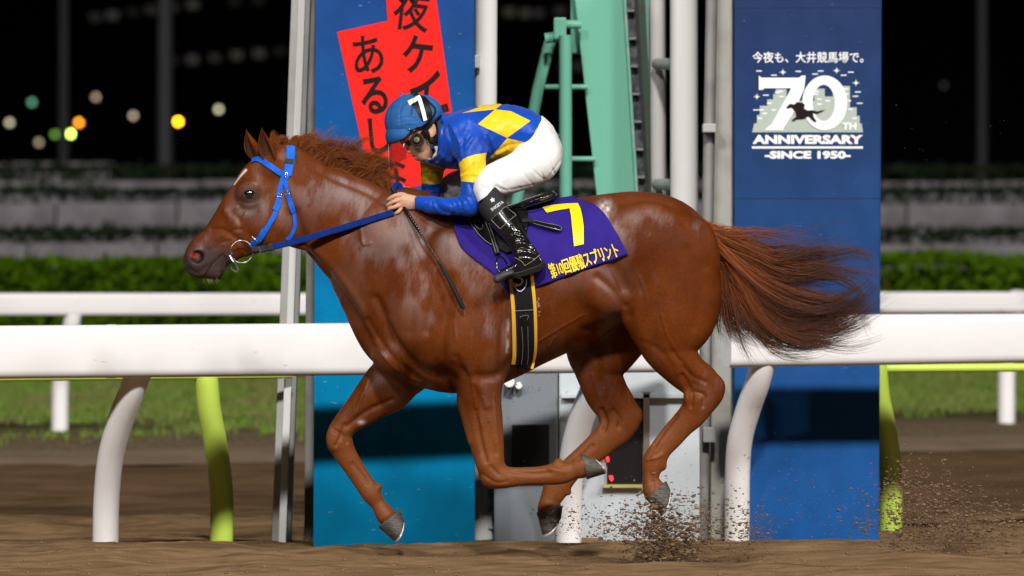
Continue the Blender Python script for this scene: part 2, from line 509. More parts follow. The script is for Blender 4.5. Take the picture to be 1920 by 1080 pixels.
# ---- track sheet: fine, with a low ridge under the horse, falling a little beyond it
def ground_z(x, y):
    fall = np.clip((y - 25.7) / 1.6, 0, 1); fall = fall * fall * (3 - 2 * fall)
    crest = 25.72 + 0.10 * x + 0.22 * vnoise(x * 0.7, y * 0 + 3.0, 5)
    z = -0.105 * fall + 0.028 * np.exp(-((y - crest) / 0.33) ** 2)
    amp = np.clip((y - 20) / 4, 0.3, 1)
    z = z + 0.055 * vnoise(x * 1.1, y * 1.3, 1) * amp * 0.6 + 0.042 * vnoise(x * 2.6, y * 3.7, 2) * amp + 0.016 * vnoise(x * 7, y * 9, 3) + 0.007 * vnoise(x * 20, y * 24, 4)
    return z
def ground_sheet(name, x0, x1, y0, y1, step, m, zf):
    xs = np.arange(x0, x1 + step, step); ys = np.arange(y0, y1 + step, step)
    X, Y = np.meshgrid(xs, ys)
    V = np.stack([X, Y, zf(X, Y)], 2).reshape(-1, 3); nx, ny = len(xs), len(ys)
    i = (np.arange(ny - 1)[:, None] * nx + np.arange(nx - 1)[None]).ravel()
    return link(name, mesh_np(name, V, np.stack([i, i + 1, i + nx + 1, i + nx], 1)), m, None, True)
tag(ground_sheet('track', -4.6, 4.6, 22.0, 31.0, 0.016, M_dirt, ground_z), kind='structure')
def ground_far(x, y):
    return -0.105 + 0.05 * vnoise(x * 1.2, y * 1.2, 8) + 0.02 * vnoise(x * 5, y * 5, 9)
tag(ground_sheet('track', -14, 14, 30.7, 41.9, 0.09, M_dirt2, lambda x, y: ground_far(x, y) - 0.012), kind='structure')
def wide_near(x, y): return np.full_like(x, -0.19)
tag(ground_sheet('track', -60, 60, -40, 42, 3.0, M_dirt2, wide_near), kind='structure')
def edge_y(x): return 40.6 + 0.42 * x
mb = MB()
Xs = np.linspace(-40, 40, 161); V = []; F = []
rows = [(0, -0.13), (0.22, 0.02), (0.9, 0.05), (3, 0.05), (8, 0.10), (15, 0.16), (24, 0.2)]
for j, (d, z) in enumerate(rows):
    for x in Xs:
        V.append((x, edge_y(x) + d, z + (0.03 * float(vnoise(np.array(x * 2.0), np.array(j * 1.7), 12)) if 0 < j < 6 else 0)))
nX = len(Xs)
for j in range(len(rows) - 1):
    for i in range(nX - 1): F.append((j * nX + i, j * nX + i + 1, (j + 1) * nX + i + 1, (j + 1) * nX + i))
vo = link('grass_verge', mesh_py('grass_verge', V, F), M_verge, None, True); tag(vo, kind='structure')
put_attr(vo.data, 'bare_soil', np.repeat([1, 1, .9, .35, 0, 0, 0], nX)); attr_mix(M_verge, 'bare_soil', (0.105, 0.078, 0.048))
V = [(x, edge_y(x) + d, z) for d, z in ((-1.5, -.112), (-1.2, -.068), (.03, -.062)) for x in Xs]
tag(link('sand_border', mesh_py('sand_border', V, [(j * nX + i, j * nX + i + 1, (j + 1) * nX + i + 1, (j + 1) * nX + i) for j in range(2) for i in range(nX - 1)]), mat('pale_lit_sand', (0.175, 0.128, 0.088), 1.0, 0.0, vary=(1.5, (0.14, 0.10, 0.068), 0.4, 0.65), bump=(20, 0.5)), None, True), kind='structure')  # lighter colour stands for the light on this flat edge of sand
mb = MB(); mb.box((-900, 42, -0.6), (900, 900, -0.25))
tag(mb.build('infield_ground', M_far), kind='structure')

# grass blades on the verge: nobody could count them
def blades(n, xr, yr, hgt, seed):
    g = np.random.default_rng(seed)
    x = g.uniform(*xr, n); d = g.uniform(*yr, n) ; y = edge_y(x) + d
    keep = (vnoise(x * 0.9, d * 0.9, 21) + vnoise(x * 3, d * 3, 22) * 0.5 + 0.22 * (d - 1.9)) > -0.10
    x, y, d = x[keep], y[keep], d[keep]; n = len(x)
    z = np.interp(d, [r[0] for r in rows], [r[1] for r in rows]) - 0.02
    h = g.uniform(0.5, 1, n) * hgt; w = 0.010 + 0.012 * g.random(n)
    a = g.uniform(0, 6.28, n); lx = g.normal(0, 0.35, n) * h; ly = g.normal(0, 0.35, n) * h
    A = np.stack([x - w * np.cos(a), y - w * np.sin(a), z], 1); B = np.stack([x + w * np.cos(a), y + w * np.sin(a), z], 1)
    C = np.stack([x + lx, y + ly, z + h], 1)
    return np.stack([A, B, C], 1).reshape(-1, 3), np.arange(n * 3).reshape(-1, 3)
v, f = blades(60000, (-6, 6.5), (0.15, 12), 0.10, 5)
M_blade = mat('grass_blade', (0.12, 0.19, 0.03), 0.7, 0.05, vary=(1.2, (0.17, 0.14, 0.06), 0.46, 0.66))
tag(link('grass', mesh_np('grass', v, f), M_blade), 'short grass with bare patches on the verge beyond the sand track', 'grass', kind='stuff')

# sand clods lying on the track: nobody could count them
def rocks(cent, size, seed, flat=1.0):
    g = np.random.default_rng(seed); n = len(cent)
    ico = np.array([(-1, 1.618, 0), (1, 1.618, 0), (-1, -1.618, 0), (1, -1.618, 0), (0, -1, 1.618), (0, 1, 1.618), (0, -1, -1.618), (0, 1, -1.618), (1.618, 0, -1), (1.618, 0, 1), (-1.618, 0, -1), (-1.618, 0, 1)]) / 1.9
    tri = np.array([(0, 11, 5), (0, 5, 1), (0, 1, 7), (0, 7, 10), (0, 10, 11), (1, 5, 9), (5, 11, 4), (11, 10, 2), (10, 7, 6), (7, 1, 8), (3, 9, 4), (3, 4, 2), (3, 2, 6), (3, 6, 8), (3, 8, 9), (4, 9, 5), (2, 4, 11), (6, 2, 10), (8, 6, 7), (9, 8, 1)])
    V = ico[None] * (1 + g.uniform(-0.38, 0.38, (n, 12, 1))) * g.uniform(0.6, 1.3, (n, 1, 3))
    V[:, :, 2] *= flat
    V = V * np.asarray(size)[:, None, None] + np.asarray(cent)[:, None, :]
    return V.reshape(-1, 3), (tri[None] + np.arange(n)[:, None, None] * 12).reshape(-1, 3)
g = np.random.default_rng(3); n = 2600
x = g.uniform(-3.2, 3.2, n); y = 23.4 + 4.2 * g.random(n) ** 1.2
s = 0.0025 + 0.008 * g.random(n) ** 5
v, f = rocks(np.stack([x, y, ground_z(x, y) + s * 0.3], 1), s, 4, 0.7)
M_clod = mat('damp_sand_clod', (0.19, 0.12, 0.064), 0.95, 0.0, vary=(8, (0.15, 0.10, 0.065), 0.4, 0.65))
tag(link('sand_clods', mesh_np('sand_clods', v, f), M_clod), 'loose crumbs of damp brown sand lying on the track', 'sand', kind='stuff')

# ---- hedge behind the far rail
def leaf_box(xr, yf, depth, z0, z1, n, size, seed, wob=0.12, slope=0.0):
    g = np.random.default_rng(seed)
    x = g.uniform(*xr, n); u = g.random(n); top = g.random(n) < 0.35
    zt = z1 + wob * (vnoise(x * 0.9, x * 0 + seed, seed) + 0.6 * vnoise(x * 3.1, x * 0 + seed, seed + 1)) * 2
    z = np.where(top, zt + g.normal(0, 0.03, n), z0 + (zt - z0) * u)
    bulge = 0.16 * (vnoise(x * 2.2, z * 2.2, seed + 2) + 0.5 * vnoise(x * 6, z * 6, seed + 3))
    y = yf + slope * x + np.where(top, g.random(n) * depth, bulge + np.abs(g.normal(0, 0.10, n)))
    c = np.stack([x, y, z], 1)
    d1 = g.normal(size=(n, 3)); d1 /= np.linalg.norm(d1, axis=1, keepdims=True)
    d2 = np.cross(d1, g.normal(size=(n, 3))); d2 /= np.linalg.norm(d2, axis=1, keepdims=True)
    sz = (size * g.uniform(0.6, 1.3, n))[:, None]
    V = np.stack([c - d1 * sz, c - d2 * sz * 0.5, c + d1 * sz, c + d2 * sz * 0.5], 1).reshape(-1, 3)
    return V, np.arange(n * 4).reshape(-1, 4)
h = thing('hedge', 'long clipped green hedge running behind the far white rail', 'hedge', (0, 56, 0))
v, f = leaf_box((-13, 16), 56, 1.2, 0.1, 1.27, 66000, 0.055, 31, 0.045, 0.1)
tag(link('foliage', mesh_np('foliage', v, f), M_hedge, h), kind='stuff')
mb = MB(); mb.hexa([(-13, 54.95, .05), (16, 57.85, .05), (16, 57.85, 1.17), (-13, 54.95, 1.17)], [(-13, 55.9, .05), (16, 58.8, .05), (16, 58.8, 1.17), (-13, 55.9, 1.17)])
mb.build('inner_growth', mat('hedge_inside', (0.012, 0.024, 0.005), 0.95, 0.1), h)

# ---- terraces of the far enclosure: low concrete walls with clipped shrubs between them
def zat(py, Y): return CAMH - (py - HZ) * Y / FPX
tiers = [(64.0, 491, 459, 'lowest'), (68.0, 441, 383, 'tallest'), (73.0, 364, 343, 'thin third'), (78.0, 321, 306, 'dim topmost')]
for i, (Y, y0, y1, w) in enumerate(tiers):
    t = thing('terrace_wall', w + ' grey concrete terrace wall of the dark far enclosure', 'wall', (0, Y, 0), 'terrace walls in the far enclosure')
    x0, x1 = (-15.1, 19) if i < 3 else (-15.1, P(132, 0, Y)[0])
    k = 0; xx = x0
    me0 = None; W = 1.55
    z0, z1 = zat(y0, Y) - 0.5, zat(y1, Y)
    mb = MB(); mb.box((0, 0, z0), (W - 0.03, 0.35, z1)); me0 = None
    while xx < x1 - 0.1:
        if me0 is None:
            o = mb.build('concrete_panel', M_stone, t, bevel=0.012); me0 = o.data
        else:
            o = bpy.data.objects.new('concrete_panel', me0); COL.objects.link(o); o.parent = t
            o.matrix_parent_inverse = Matrix.Translation(-Vector(t.location))
        o.location = (xx, Y + 0.02 * ((k * 7) % 3), 0.012 * ((k * 5) % 4)); xx += W; k += 1
    if i < 3:
        top = tiers[i + 1][1]
        b0, b1 = zat(y1, Y) - 0.25, zat(top, Y) + 0.05
        v, f = leaf_box((-15, 19), Y + 0.55, 0.9, b0, b1, 15500, 0.06, 50 + i, 0.012)
        sh = link('shrub_row', mesh_np('shrub_row', v, f), M_shrub)
        tag(sh, ['dark shrub row just above the lowest terrace wall', 'dark shrub row just above the tallest terrace wall', 'dark shrub row above the thin third terrace wall'][i], 'shrubs', 'shrub rows between the terrace walls', 'stuff')

# ---- far dark building with rows of faintly lit windows, masts, and the city lights
bt = thing('far_building', 'unlit dark building far behind the course with slanting rows of faint windows', 'building', (0, 170, 0))
mb = MB(); mb.box((-24, 170, -0.2), (24, 190, 14)); mb.build('facade', M_glass, bt)
def glow(name, col, s): return mat(name, (0.02, 0.02, 0.02), 0.6, 0.2, emit=(col, s))
wcol = [glow('faint_window_light', (0.85, 0.80, 0.62), e) for e in (0.008, 0.020, 0.038)]
for px, py, w in [(178, 32, 1), (210, 28, 2), (248, 22, 0), (282, 18, 1), (323, 13, 1), (361, 8, 2), (440, 3, 0), (485, 0, 0), (325, 113, 0), (360, 111, 2), (402, 108, 1), (443, 103, 2), (485, 100, 2), (525, 96, 0),
                  (955, 22, 2), (985, 24, 2), (1010, 24, 1), (1050, 20, 1), (1060, 126, 1), (1085, 124, 1), (1135, 20, 0)]:
    c = P(px, py, 169.6); mb = MB()
    mb.box((c[0] - 0.17, 169.6, c[2] - 0.12), (c[0] + 0.17, 170.2, c[2] + 0.12))
    mb.build('window', wcol[w], bt)
def mast(px, wpx, Y, top, lab):
    t = thing('lamp_mast', lab, 'mast', (*P(px, 0, Y)[:2], 0), 'faint masts in the dark')
    x = P(px, 0, Y)[0]; r = wpx / 2 * Y / FPX; mb = MB()
    mb.tube([(x, Y, -0.2), (x, Y, top)], [r, r * 0.8], 12); mb.build('shaft', M_pole, t, True)
    mb = MB(); mb.box((x - r * 1.8, Y - r * 1.8, -0.25), (x + r * 1.8, Y + r * 1.8, 0.3)); mb.build('footing', M_stone, t)
mast(310, 30, 100, 14, 'thick faint grey mast beside the brightest orange lamp')
mast(120, 20, 115, 14, 'thin faint mast among the coloured lamps on the left')
mast(1842, 22, 110, 14, 'faint mast right of the anniversary banner')
mast(1200, 24, 105, 14, 'dark mast behind the mint green frame')
lamps = [((18, 230), (1, .88, .6), 0.45, 'pale warm lamp at the left edge of the dark'), ((60, 192), (.25, .8, .5), .3, 'dim green lamp above the left cluster'),
         ((180, 182), (1, .72, .5), .28, 'dim brownish lamp, highest of the cluster'), ((148, 230), (1, .30, .02), 1.9, 'smaller orange lamp just above the yellow green one'),
         ((103, 252), (.25, .65, .08), .35, 'dim green lamp touching the bright yellow green lamp'), ((132, 251), (.72, 1, .14), 3.0, 'bright yellow green lamp low on the left'),
         ((73, 267), (1, .80, .55), .25, 'pale brown lamp lowest of the cluster'), ((250, 217), (1, .80, .58), 0.35, 'tan lamp between the two orange lamps'),
         ((334, 228), (1, .42, .01), 4.2, 'brightest orange lamp, before the thick mast'), ((410, 205), (1, .92, .58), 0.5, 'pale yellow lamp nearest the horse\'s ears'),
         ((1770, 160), (.35, .4, .35), .03, 'very faint lamp right of the banner')]
for (px, py), c, e, lab in lamps:
    Y = 150.0; p = P(px, py, Y); t = thing('distant_lamp', lab, 'lamp', tuple(p), 'out of focus lamps in the far dark')
    bm = bmesh.new(); bmesh.ops.create_icosphere(bm, subdivisions=2, radius=0.07); bmesh.ops.translate(bm, vec=Vector(p), verts=bm.verts)
    me = bpy.data.meshes.new('globe'); bm.to_mesh(me); bm.free()
    link('globe', me, glow('lamp_glow', c, e * 4.6), t, True)
    mb = MB(); mb.tube([(p[0], p[1] + 0.1, p[2] - 0.1), (p[0], p[1] + 0.1, -0.2)], 0.03, 6); mb.build('stem', M_glass, t)

# ================================================================== RAILS
def rail_beam(a, b, ha, hb, dep, m, name, parent, rnd=0.045):
    """a, b: centre points; ha, hb heights; rounded box section"""
    a, b = np.asarray(a, float), np.asarray(b, float); t = (b - a) / np.linalg.norm(b - a)
    s = np.cross(t, (0, 0, 1)); s /= np.linalg.norm(s); V = []; nseg = 14; k = 0
    for i in range(nseg + 1):
        u = i / nseg; c = a + (b - a) * u; h = ha + (hb - ha) * u; ring = []
        for cx, cz, a0 in ((1, 1, 0), (-1, 1, 90), (-1, -1, 180), (1, -1, 270)):
            for q in (0, 22.5, 45, 67.5, 90):
                an = math.radians(a0 + q)
                ring.append(c + s * (cx * (dep / 2 - rnd) + rnd * math.cos(an)) + np.array((0, 0, cz * (h / 2 - rnd) + rnd * math.sin(an))))
        k = len(ring); V += ring
    F = [(i * k + j, i * k + (j + 1) % k, (i + 1) * k + (j + 1) % k, (i + 1) * k + j) for i in range(nseg) for j in range(k)]
    F += [tuple(range(k - 1, -1, -1)), tuple(nseg * k + j for j in range(k))]
    me = mesh_py(name, V, F); fix_normals(me)
    o = link(name, me, m, parent, True); me.set_sharp_from_angle(angle=math.radians(60)); return o
def railD(px): return 26.1 + 2.3 * px / 1920
M_rail = mat('rail_paint', (0.665, 0.645, 0.64), 0.38, 0.15, vary=(1.5, (0.61, 0.59, 0.585), 0.45, 0.7))
# brown scuffs are real dirt on the rail
def add_spots(m, sc, thr, col, stretch):
    nt = m.node_tree; b = nt.nodes['Principled BSDF']; tc = nt.nodes.new('ShaderNodeTexCoord'); mp = nt.nodes.new('ShaderNodeMapping'); mp.inputs['Scale'].default_value = stretch
    n = nt.nodes.new('ShaderNodeTexNoise'); n.inputs['Scale'].default_value = sc; n.inputs['Detail'].default_value = 3
    r = nt.nodes.new('ShaderNodeMapRange'); r.inputs[1].default_value = thr; r.inputs[2].default_value = thr + 0.06
    mx = nt.nodes.new('ShaderNodeMix'); mx.data_type = 'RGBA'; mx.inputs[7].default_value = (*col, 1)
    nt.links.new(tc.outputs['Object'], mp.inputs[0]); nt.links.new(mp.outputs[0], n.inputs['Vector']); nt.links.new(n.outputs['Fac'], r.inputs[0]); nt.links.new(r.outputs[0], mx.inputs[0])
    s = b.inputs['Base Color']
    if s.is_linked: nt.links.new(s.links[0].from_socket, mx.inputs[6])
    else: mx.inputs[6].default_value = s.default_value
    nt.links.new(mx.outputs[2], s)
add_spots(M_rail, 6.0, 0.70, (0.48, 0.36, 0.28), (1.4, 1, 6))
add_spots(M_white, 9.0, 0.70, (0.40, 0.31, 0.25), (1, 1, 1.6))

def hook_post(name, path, rpx, D0, back, m, parent, dx=0.0):
    """gooseneck rail post: (px, py, share of the way back)"""
    pts = []; rad = []
    for x, y, b in path:
        Y = D0 + back * b; pts.append(P(x + dx, y, Y)); rad.append(rpx * Y / FPX)
    q = spline(np.c_[np.array(pts), rad], 6)
    mb = MB(); mb.tube(q[:, :3], q[:, 3], 20); return mb.build(name, m, parent, True)
near = thing('running_rail', 'broad white running rail nearest the horse, on curved white posts', 'rail', (0, railD(600), -0.1))
def rseg(x0, t0, b0, x1, t1, b1):
    a0, a1 = railD(x0), railD(x1)
    return rail_beam(P(x0, (t0 + b0) / 2, a0), P(x1, (t1 + b1) / 2, a1), (b0 - t0) * a0 / FPX, (b1 - t1) * a1 / FPX, 0.11, M_rail, 'beam', near)
rseg(-420, 613.5, 714.5, 1252, 601.5, 698)
def sleeve(px, t0, b0, par):
    a0, a1 = railD(px - 7), railD(px + 7); p0, p1 = P(px - 7, (t0 + b0) / 2, a0), P(px + 7, (t0 + b0) / 2 - .1, a1)
    rail_beam(p0, p1, (b0 - t0 + 1.6) * a0 / FPX, (b0 - t0 + 1.6) * a1 / FPX, 0.115, M_rail, 'joint_sleeve', par, 0.046)
sleeve(208, 609, 708.6, near); sleeve(-240, 612, 713, near)
near2 = thing('running_rail', 'white running rail starting right of the grey post, under the horse\'s tail', 'rail', (1.2, railD(1500), -0.1))
def rseg2(x0, t0, b0, x1, t1, b1):
    a0, a1 = railD(x0), railD(x1)
    return rail_beam(P(x0, (t0 + b0) / 2, a0), P(x1, (t1 + b1) / 2, a1), (b0 - t0) * a0 / FPX, (b1 - t1) * a1 / FPX, 0.11, M_rail, 'beam', near2)
rseg2(1363, 590, 689, 2400, 586.5, 672)
path = [(275, 668, .02), (262, 695, .08), (245, 738, .2), (222, 800, .45), (207, 860, .68), (200, 930, .88), (198, 1000, .98), (198, 1080, 1.0)]
hook_post('post', path, 24.5, railD(260), 0.50, M_white, near)
hook_post('post', [(x - 262 + 1130, (y - 690) * 0.97 + 680, b) for x, y, b in path], 24, railD(1130), 0.50, M_white, near)
path2 = [(1440, 648, .02), (1428, 690, .12), (1419, 722, .24), (1404, 764, .45), (1388, 822, .68), (1383, 884, .86), (1382, 998, .98), (1382, 1060, 1.0)]
hook_post('post', path2, 23.5, railD(1420), 0.50, M_white, near2)

def limeD(px): return 26.9 + 1.2 * px / 1000
L1 = thing('lime_rail', 'lime green tubular rail left of the blue banner, below the white rail', 'rail', (-2, limeD(300), -0.1))
L2 = thing('lime_rail', 'lime green tubular rail right of the anniversary banner', 'rail', (2, limeD(1750), -0.1))
def lime_tube(x0, y0, x1, y1, rp, par):
    mb = MB(); mb.tube([P(x0, y0, limeD(x0)), P(x1, y1, limeD(x1))], [rp * limeD(x0) / FPX, rp * limeD(x1) / FPX], 16); mb.build('tube', M_lime, par, True)
lime_tube(-420, 712, 546, 702, 7.5, L1)
lime_tube(1652, 690.5, 2400, 686, 8, L2)
lp = [(383, 690, 0), (387, 711, 0), (392, 765, .15), (402, 820, .4), (411, 880, .7), (416, 940, .9), (415, 1030, 1), (415, 1075, 1)]
hook_post('post', lp, 22, limeD(390), 0.35, M_lime, L1)
hook_post('post', [(x - 387 + 1642, (y - 711) * 0.95 + 690, b) for x, y, b in lp], 21.5, limeD(1650), 0.35, M_lime, L2)
# far white rail beyond the sand
def farD(px): return 39.6 + 2.7 * px / 1920
for x0, t0, b0, x1, t1, b1, lab, posts in ((-700, 549.5, 594, 578, 549.5, 591, 'far white rail beyond the sand, left of the blue banner', [(113, 600)]),
                                           (1640, 547.5, 587, 2700, 547, 585, 'far white rail beyond the sand, right of the anniversary banner', [(1888, 560), (2300, 560)])):
    t = thing('far_rail', lab, 'rail', (P(x0, 0, farD(x0))[0] * 0.3, farD(x0), 0))
    rail_beam(P(x0, (t0 + b0) / 2, farD(x0)), P(x1, (t1 + b1) / 2, farD(x1)), (b0 - t0) * farD(x0) / FPX, (b1 - t1) * farD(x1) / FPX, 0.09, M_rail, 'beam', t, 0.03)
    for px, top in posts:
        D = farD(px) + 0.12; hook_post('post', [(px + 24, top - 12, 0), (px + 20, top + 12, .1), (px + 6, top + 70, .5), (px, top + 120, .9), (px - 1, 840, 1)], 16, D - 0.1, 0.3, M_white, t)
# ================================================================== FINISH-LINE FURNITURE
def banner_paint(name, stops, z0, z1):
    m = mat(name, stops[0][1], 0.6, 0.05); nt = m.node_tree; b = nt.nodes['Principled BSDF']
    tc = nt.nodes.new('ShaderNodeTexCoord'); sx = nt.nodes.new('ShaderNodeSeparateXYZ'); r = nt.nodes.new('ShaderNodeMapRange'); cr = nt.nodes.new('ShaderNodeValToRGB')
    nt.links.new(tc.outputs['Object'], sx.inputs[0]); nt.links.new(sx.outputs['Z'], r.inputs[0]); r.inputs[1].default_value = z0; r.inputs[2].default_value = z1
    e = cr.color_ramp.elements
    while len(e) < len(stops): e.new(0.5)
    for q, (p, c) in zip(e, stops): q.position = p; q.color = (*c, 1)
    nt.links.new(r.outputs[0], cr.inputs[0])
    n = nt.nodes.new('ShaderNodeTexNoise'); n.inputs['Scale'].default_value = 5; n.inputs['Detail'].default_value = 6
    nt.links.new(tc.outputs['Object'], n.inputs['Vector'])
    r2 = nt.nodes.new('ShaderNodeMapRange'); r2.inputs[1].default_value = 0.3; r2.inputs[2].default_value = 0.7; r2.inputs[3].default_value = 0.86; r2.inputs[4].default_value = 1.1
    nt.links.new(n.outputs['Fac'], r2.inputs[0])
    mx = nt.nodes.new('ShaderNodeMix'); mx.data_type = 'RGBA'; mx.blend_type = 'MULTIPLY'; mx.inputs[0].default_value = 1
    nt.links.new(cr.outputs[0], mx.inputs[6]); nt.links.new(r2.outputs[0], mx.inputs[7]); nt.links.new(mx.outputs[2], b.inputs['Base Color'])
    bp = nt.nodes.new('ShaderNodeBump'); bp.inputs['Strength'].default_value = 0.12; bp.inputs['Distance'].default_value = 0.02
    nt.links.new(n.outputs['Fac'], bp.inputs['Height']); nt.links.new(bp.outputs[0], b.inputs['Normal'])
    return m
DB1, DB2 = 28.0, 28.9
ZT1, ZB1 = P(0, -260, DB1)[2], P(0, 1060, DB1)[2]
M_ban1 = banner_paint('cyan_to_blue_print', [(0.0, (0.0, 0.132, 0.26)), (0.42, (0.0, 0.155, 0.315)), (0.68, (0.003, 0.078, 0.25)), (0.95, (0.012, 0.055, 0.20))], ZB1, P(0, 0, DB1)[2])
M_ban2 = banner_paint('navy_board', [(0.0, (0.010, 0.078, 0.26)), (0.45, (0.013, 0.058, 0.185)), (0.75, (0.016, 0.042, 0.125)), (1.0, (0.018, 0.034, 0.098))], ZB1, P(0, 0, DB1)[2])  # brighter blue towards the bottom, darker towards the top
def bayD(px): return railD(px) + 0.62           # the padded banners stand parallel to the rail
def on_bay(px, py, off=0.0):
    m = (P(1650, 0, bayD(1650)) - P(590, 0, bayD(590))); m = m[1] / m[0]; A = P(590, 0, bayD(590))
    Y = (A[1] - m * A[0]) / (1 - m * (px - 960) / FPX) - off
    return P(px, py, Y)
def panel(px0, px1, thick, m, par, lean=(0, 0)):
    mb = MB(); f = [on_bay(px0 + lean[0], 1062), on_bay(px1 + lean[1], 1062), on_bay(px1, -260), on_bay(px0, -260)]
    mb.hexa(f, [p + np.array((0, thick, 0)) for p in f])
    return mb.build('board', m, par, bevel=0.012)
def flat(par, name, D, v2, f, m, off, thick=0.0015):
    v = [on_bay(a, b, off) for a, b in v2]
    me = mesh_py(name, v, f); fix_normals(me)
    if len(me.polygons) and sum(p.normal.y * p.area for p in me.polygons) > 0: me.flip_normals()
    return link(name, me, m, par)
def flat_poly(par, name, D, poly, m, off): v, f = poly_tris(poly); return flat(par, name, D, v, f, m, off)
def flat_text(par, s, D, box, m, off, bold=0.0, ang=0.0, name='lettering'):
    """box: left, top, right, bottom in photo px, turned by ang degrees about its middle"""
    v, f = text_mesh(s, bold); x0, y0, x1, y1 = box
    q = np.stack([x0 + v[:, 0] * (x1 - x0), y1 + v[:, 1] * (y0 - y1)], 1)
    c = np.array(((x0 + x1) / 2, (y0 + y1) / 2)); a = math.radians(ang); q = (q - c) @ np.array(((math.cos(a), math.sin(a)), (-math.sin(a), math.cos(a)))) + c
    return flat(par, name, D, q, f, m, off)

add_spots(M_ban1, 16, 0.70, (0.16, 0.22, 0.27), (1, 1, 5)); add_spots(M_ban2, 16, 0.71, (0.10, 0.14, 0.20), (1, 1, 5)); add_spots(M_cab, 9, 0.66, (0.30, 0.26, 0.20), (1, 1, 2))
# ---- left banner with the red sign
B1 = thing('banner', 'tall blue to cyan padded banner printed with a red sign, behind the jockey', 'banner', (*P(740, 0, DB1)[:2], -0.1))
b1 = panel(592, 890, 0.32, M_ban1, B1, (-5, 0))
flat_poly(B1, 'red_sign', DB1, [(722, -30), (814, -30), (864, 330), (700, 368), (632, 60), (727, 39)], M_red, 0.003)
INK = 0.006
flat_text(B1, '夜', DB1, (738, -18, 806, 58), M_ink, INK, 0.012, 7)
flat_text(B1, 'ケ', DB1, (755, 66, 810, 138), M_ink, INK, 0.022, 7)
flat_text(B1, 'イ', DB1, (768, 128, 822, 212), M_ink, INK, 0.022, 7)
flat_text(B1, 'バ', DB1, (782, 190, 840, 262), M_ink, INK, 0.022, 7)
flat_text(B1, 'あ', DB1, (662, 66, 718, 138), M_ink, INK, 0.010, -8)
flat_text(B1, 'る', DB1, (676, 144, 726, 214), M_ink, INK, 0.022, -8)
flat_text(B1, 'し', DB1, (692, 220, 734, 288), M_ink, INK, 0.022, -6)
flat_text(B1, 'な', DB1, (706, 296, 762, 350), M_ink, INK, 0.022, -8)

# ---- right banner with the anniversary logo
B2 = thing('banner', 'tall navy padded banner with a white 70 anniversary logo, behind the tail', 'banner', (*P(1515, 0, DB2)[:2], -0.1))
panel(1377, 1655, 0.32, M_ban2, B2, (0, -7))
def T(x, y): return (1360 + x / 3.177, y / 3.177)          # crop -> photo
flat_text(B2, '今夜も、大井競馬場で。', DB2, (1411, 97, 1619, 118), M_wprint, 0.004, 0.012)
sky = [T(160, 788), T(172, 735), T(188, 735), T(188, 685), T(205, 685), T(205, 630), T(250, 630), T(250, 592), T(285, 592), T(285, 560), T(300, 560), T(300, 530), T(365, 530), T(365, 600), T(530, 600), T(530, 528), T(592, 528), T(592, 575), T(640, 575), T(640, 520), T(700, 520), T(700, 512), T(742, 512), T(742, 640), T(782, 640), T(782, 690), T(800, 690), T(800, 735), T(812, 735), T(820, 788)]
flat_poly(B2, 'skyline_print', DB2, sky, M_sky70, 0.003)
for x, y in [(215, 655), (262, 615), (310, 550), (335, 575), (540, 560), (560, 590), (545, 545), (610, 600), (720, 560), (735, 600), (745, 650), (770, 705), (205, 705), (290, 655), (235, 675), (720, 530), (330, 545), (560, 620)]:
    flat_poly(B2, 'window_print', DB2, [T(x - 14, y - 4), T(x + 14, y - 4), T(x + 14, y + 4), T(x - 14, y + 4)], M_wprint, 0.005)
flat_poly(B2, 'numeral_seven', DB2, [T(200, 450), T(215, 463), T(440, 463), T(455, 450), T(478, 450), T(470, 530), T(440, 600), T(400, 680), T(345, 768), T(350, 776), T(235, 776), T(240, 768), T(275, 740), T(330, 640), T(375, 560), T(392, 525), T(235, 525), T(222, 535), T(200, 535)], M_wprint, 0.007)
def ring(cx, cy, rx, ry, ix, iy, ox=0, n=40):
    v = []; f = []
    for i in range(n):
        a = 2 * math.pi * i / n; v += [T(cx + rx * math.cos(a), cy + ry * math.sin(a)), T(cx + ox + ix * math.cos(a), cy + iy * math.sin(a))]
    f = [(2 * i, 2 * i + 1, (2 * i + 3) % (2 * n), (2 * i + 2) % (2 * n)) for i in range(n)]
    return np.array(v), f
v, f = ring(592, 613, 134, 163, 66, 108, -6); flat(B2, 'numeral_zero', DB2, v, f, M_wprint, 0.008)
flat_text(B2, 'TH', DB2, (1579, 230, 1606, 243), M_wprint, 0.009, 0.05)
hp = [(362, 640), (385, 618), (412, 622), (425, 608), (460, 612), (475, 625), (468, 645), (490, 658), (520, 655), (545, 664), (598, 652), (552, 675), (522, 676), (528, 700), (545, 722), (530, 728), (508, 708), (495, 694), (465, 708), (430, 708), (402, 722), (396, 714), (424, 694), (418, 665), (395, 640), (372, 646)]
flat_poly(B2, 'horse_emblem', DB2, [T(*p) for p in hp], M_ink, 0.011)
flat_text(B2, 'ANNIVERSARY', DB2, (1411, 253, 1618, 270), M_wprint, 0.004, 0.05)
flat_poly(B2, 'rule_line', DB2, [(1410, 274.5), (1618, 274.5), (1618, 278.5), (1410, 278.5)], M_wprint, 0.004)
flat_text(B2, '-SINCE 1950-', DB2, (1434, 283, 1595, 298), M_wprint, 0.004, 0.05)
for x, y, r in [(343, 430, 26), (663, 420, 26), (778, 494, 26), (188, 576, 24)]:
    pts = []
    for i in range(16):
        a = math.pi * i / 8; q = r if i % 4 == 0 else (r * .55 if i % 2 == 0 else r * .28); pts.append(T(x + q * math.cos(a), y + q * .85 * math.sin(a)))
    flat_poly(B2, 'star_print', DB2, pts, M_wprint, 0.004)
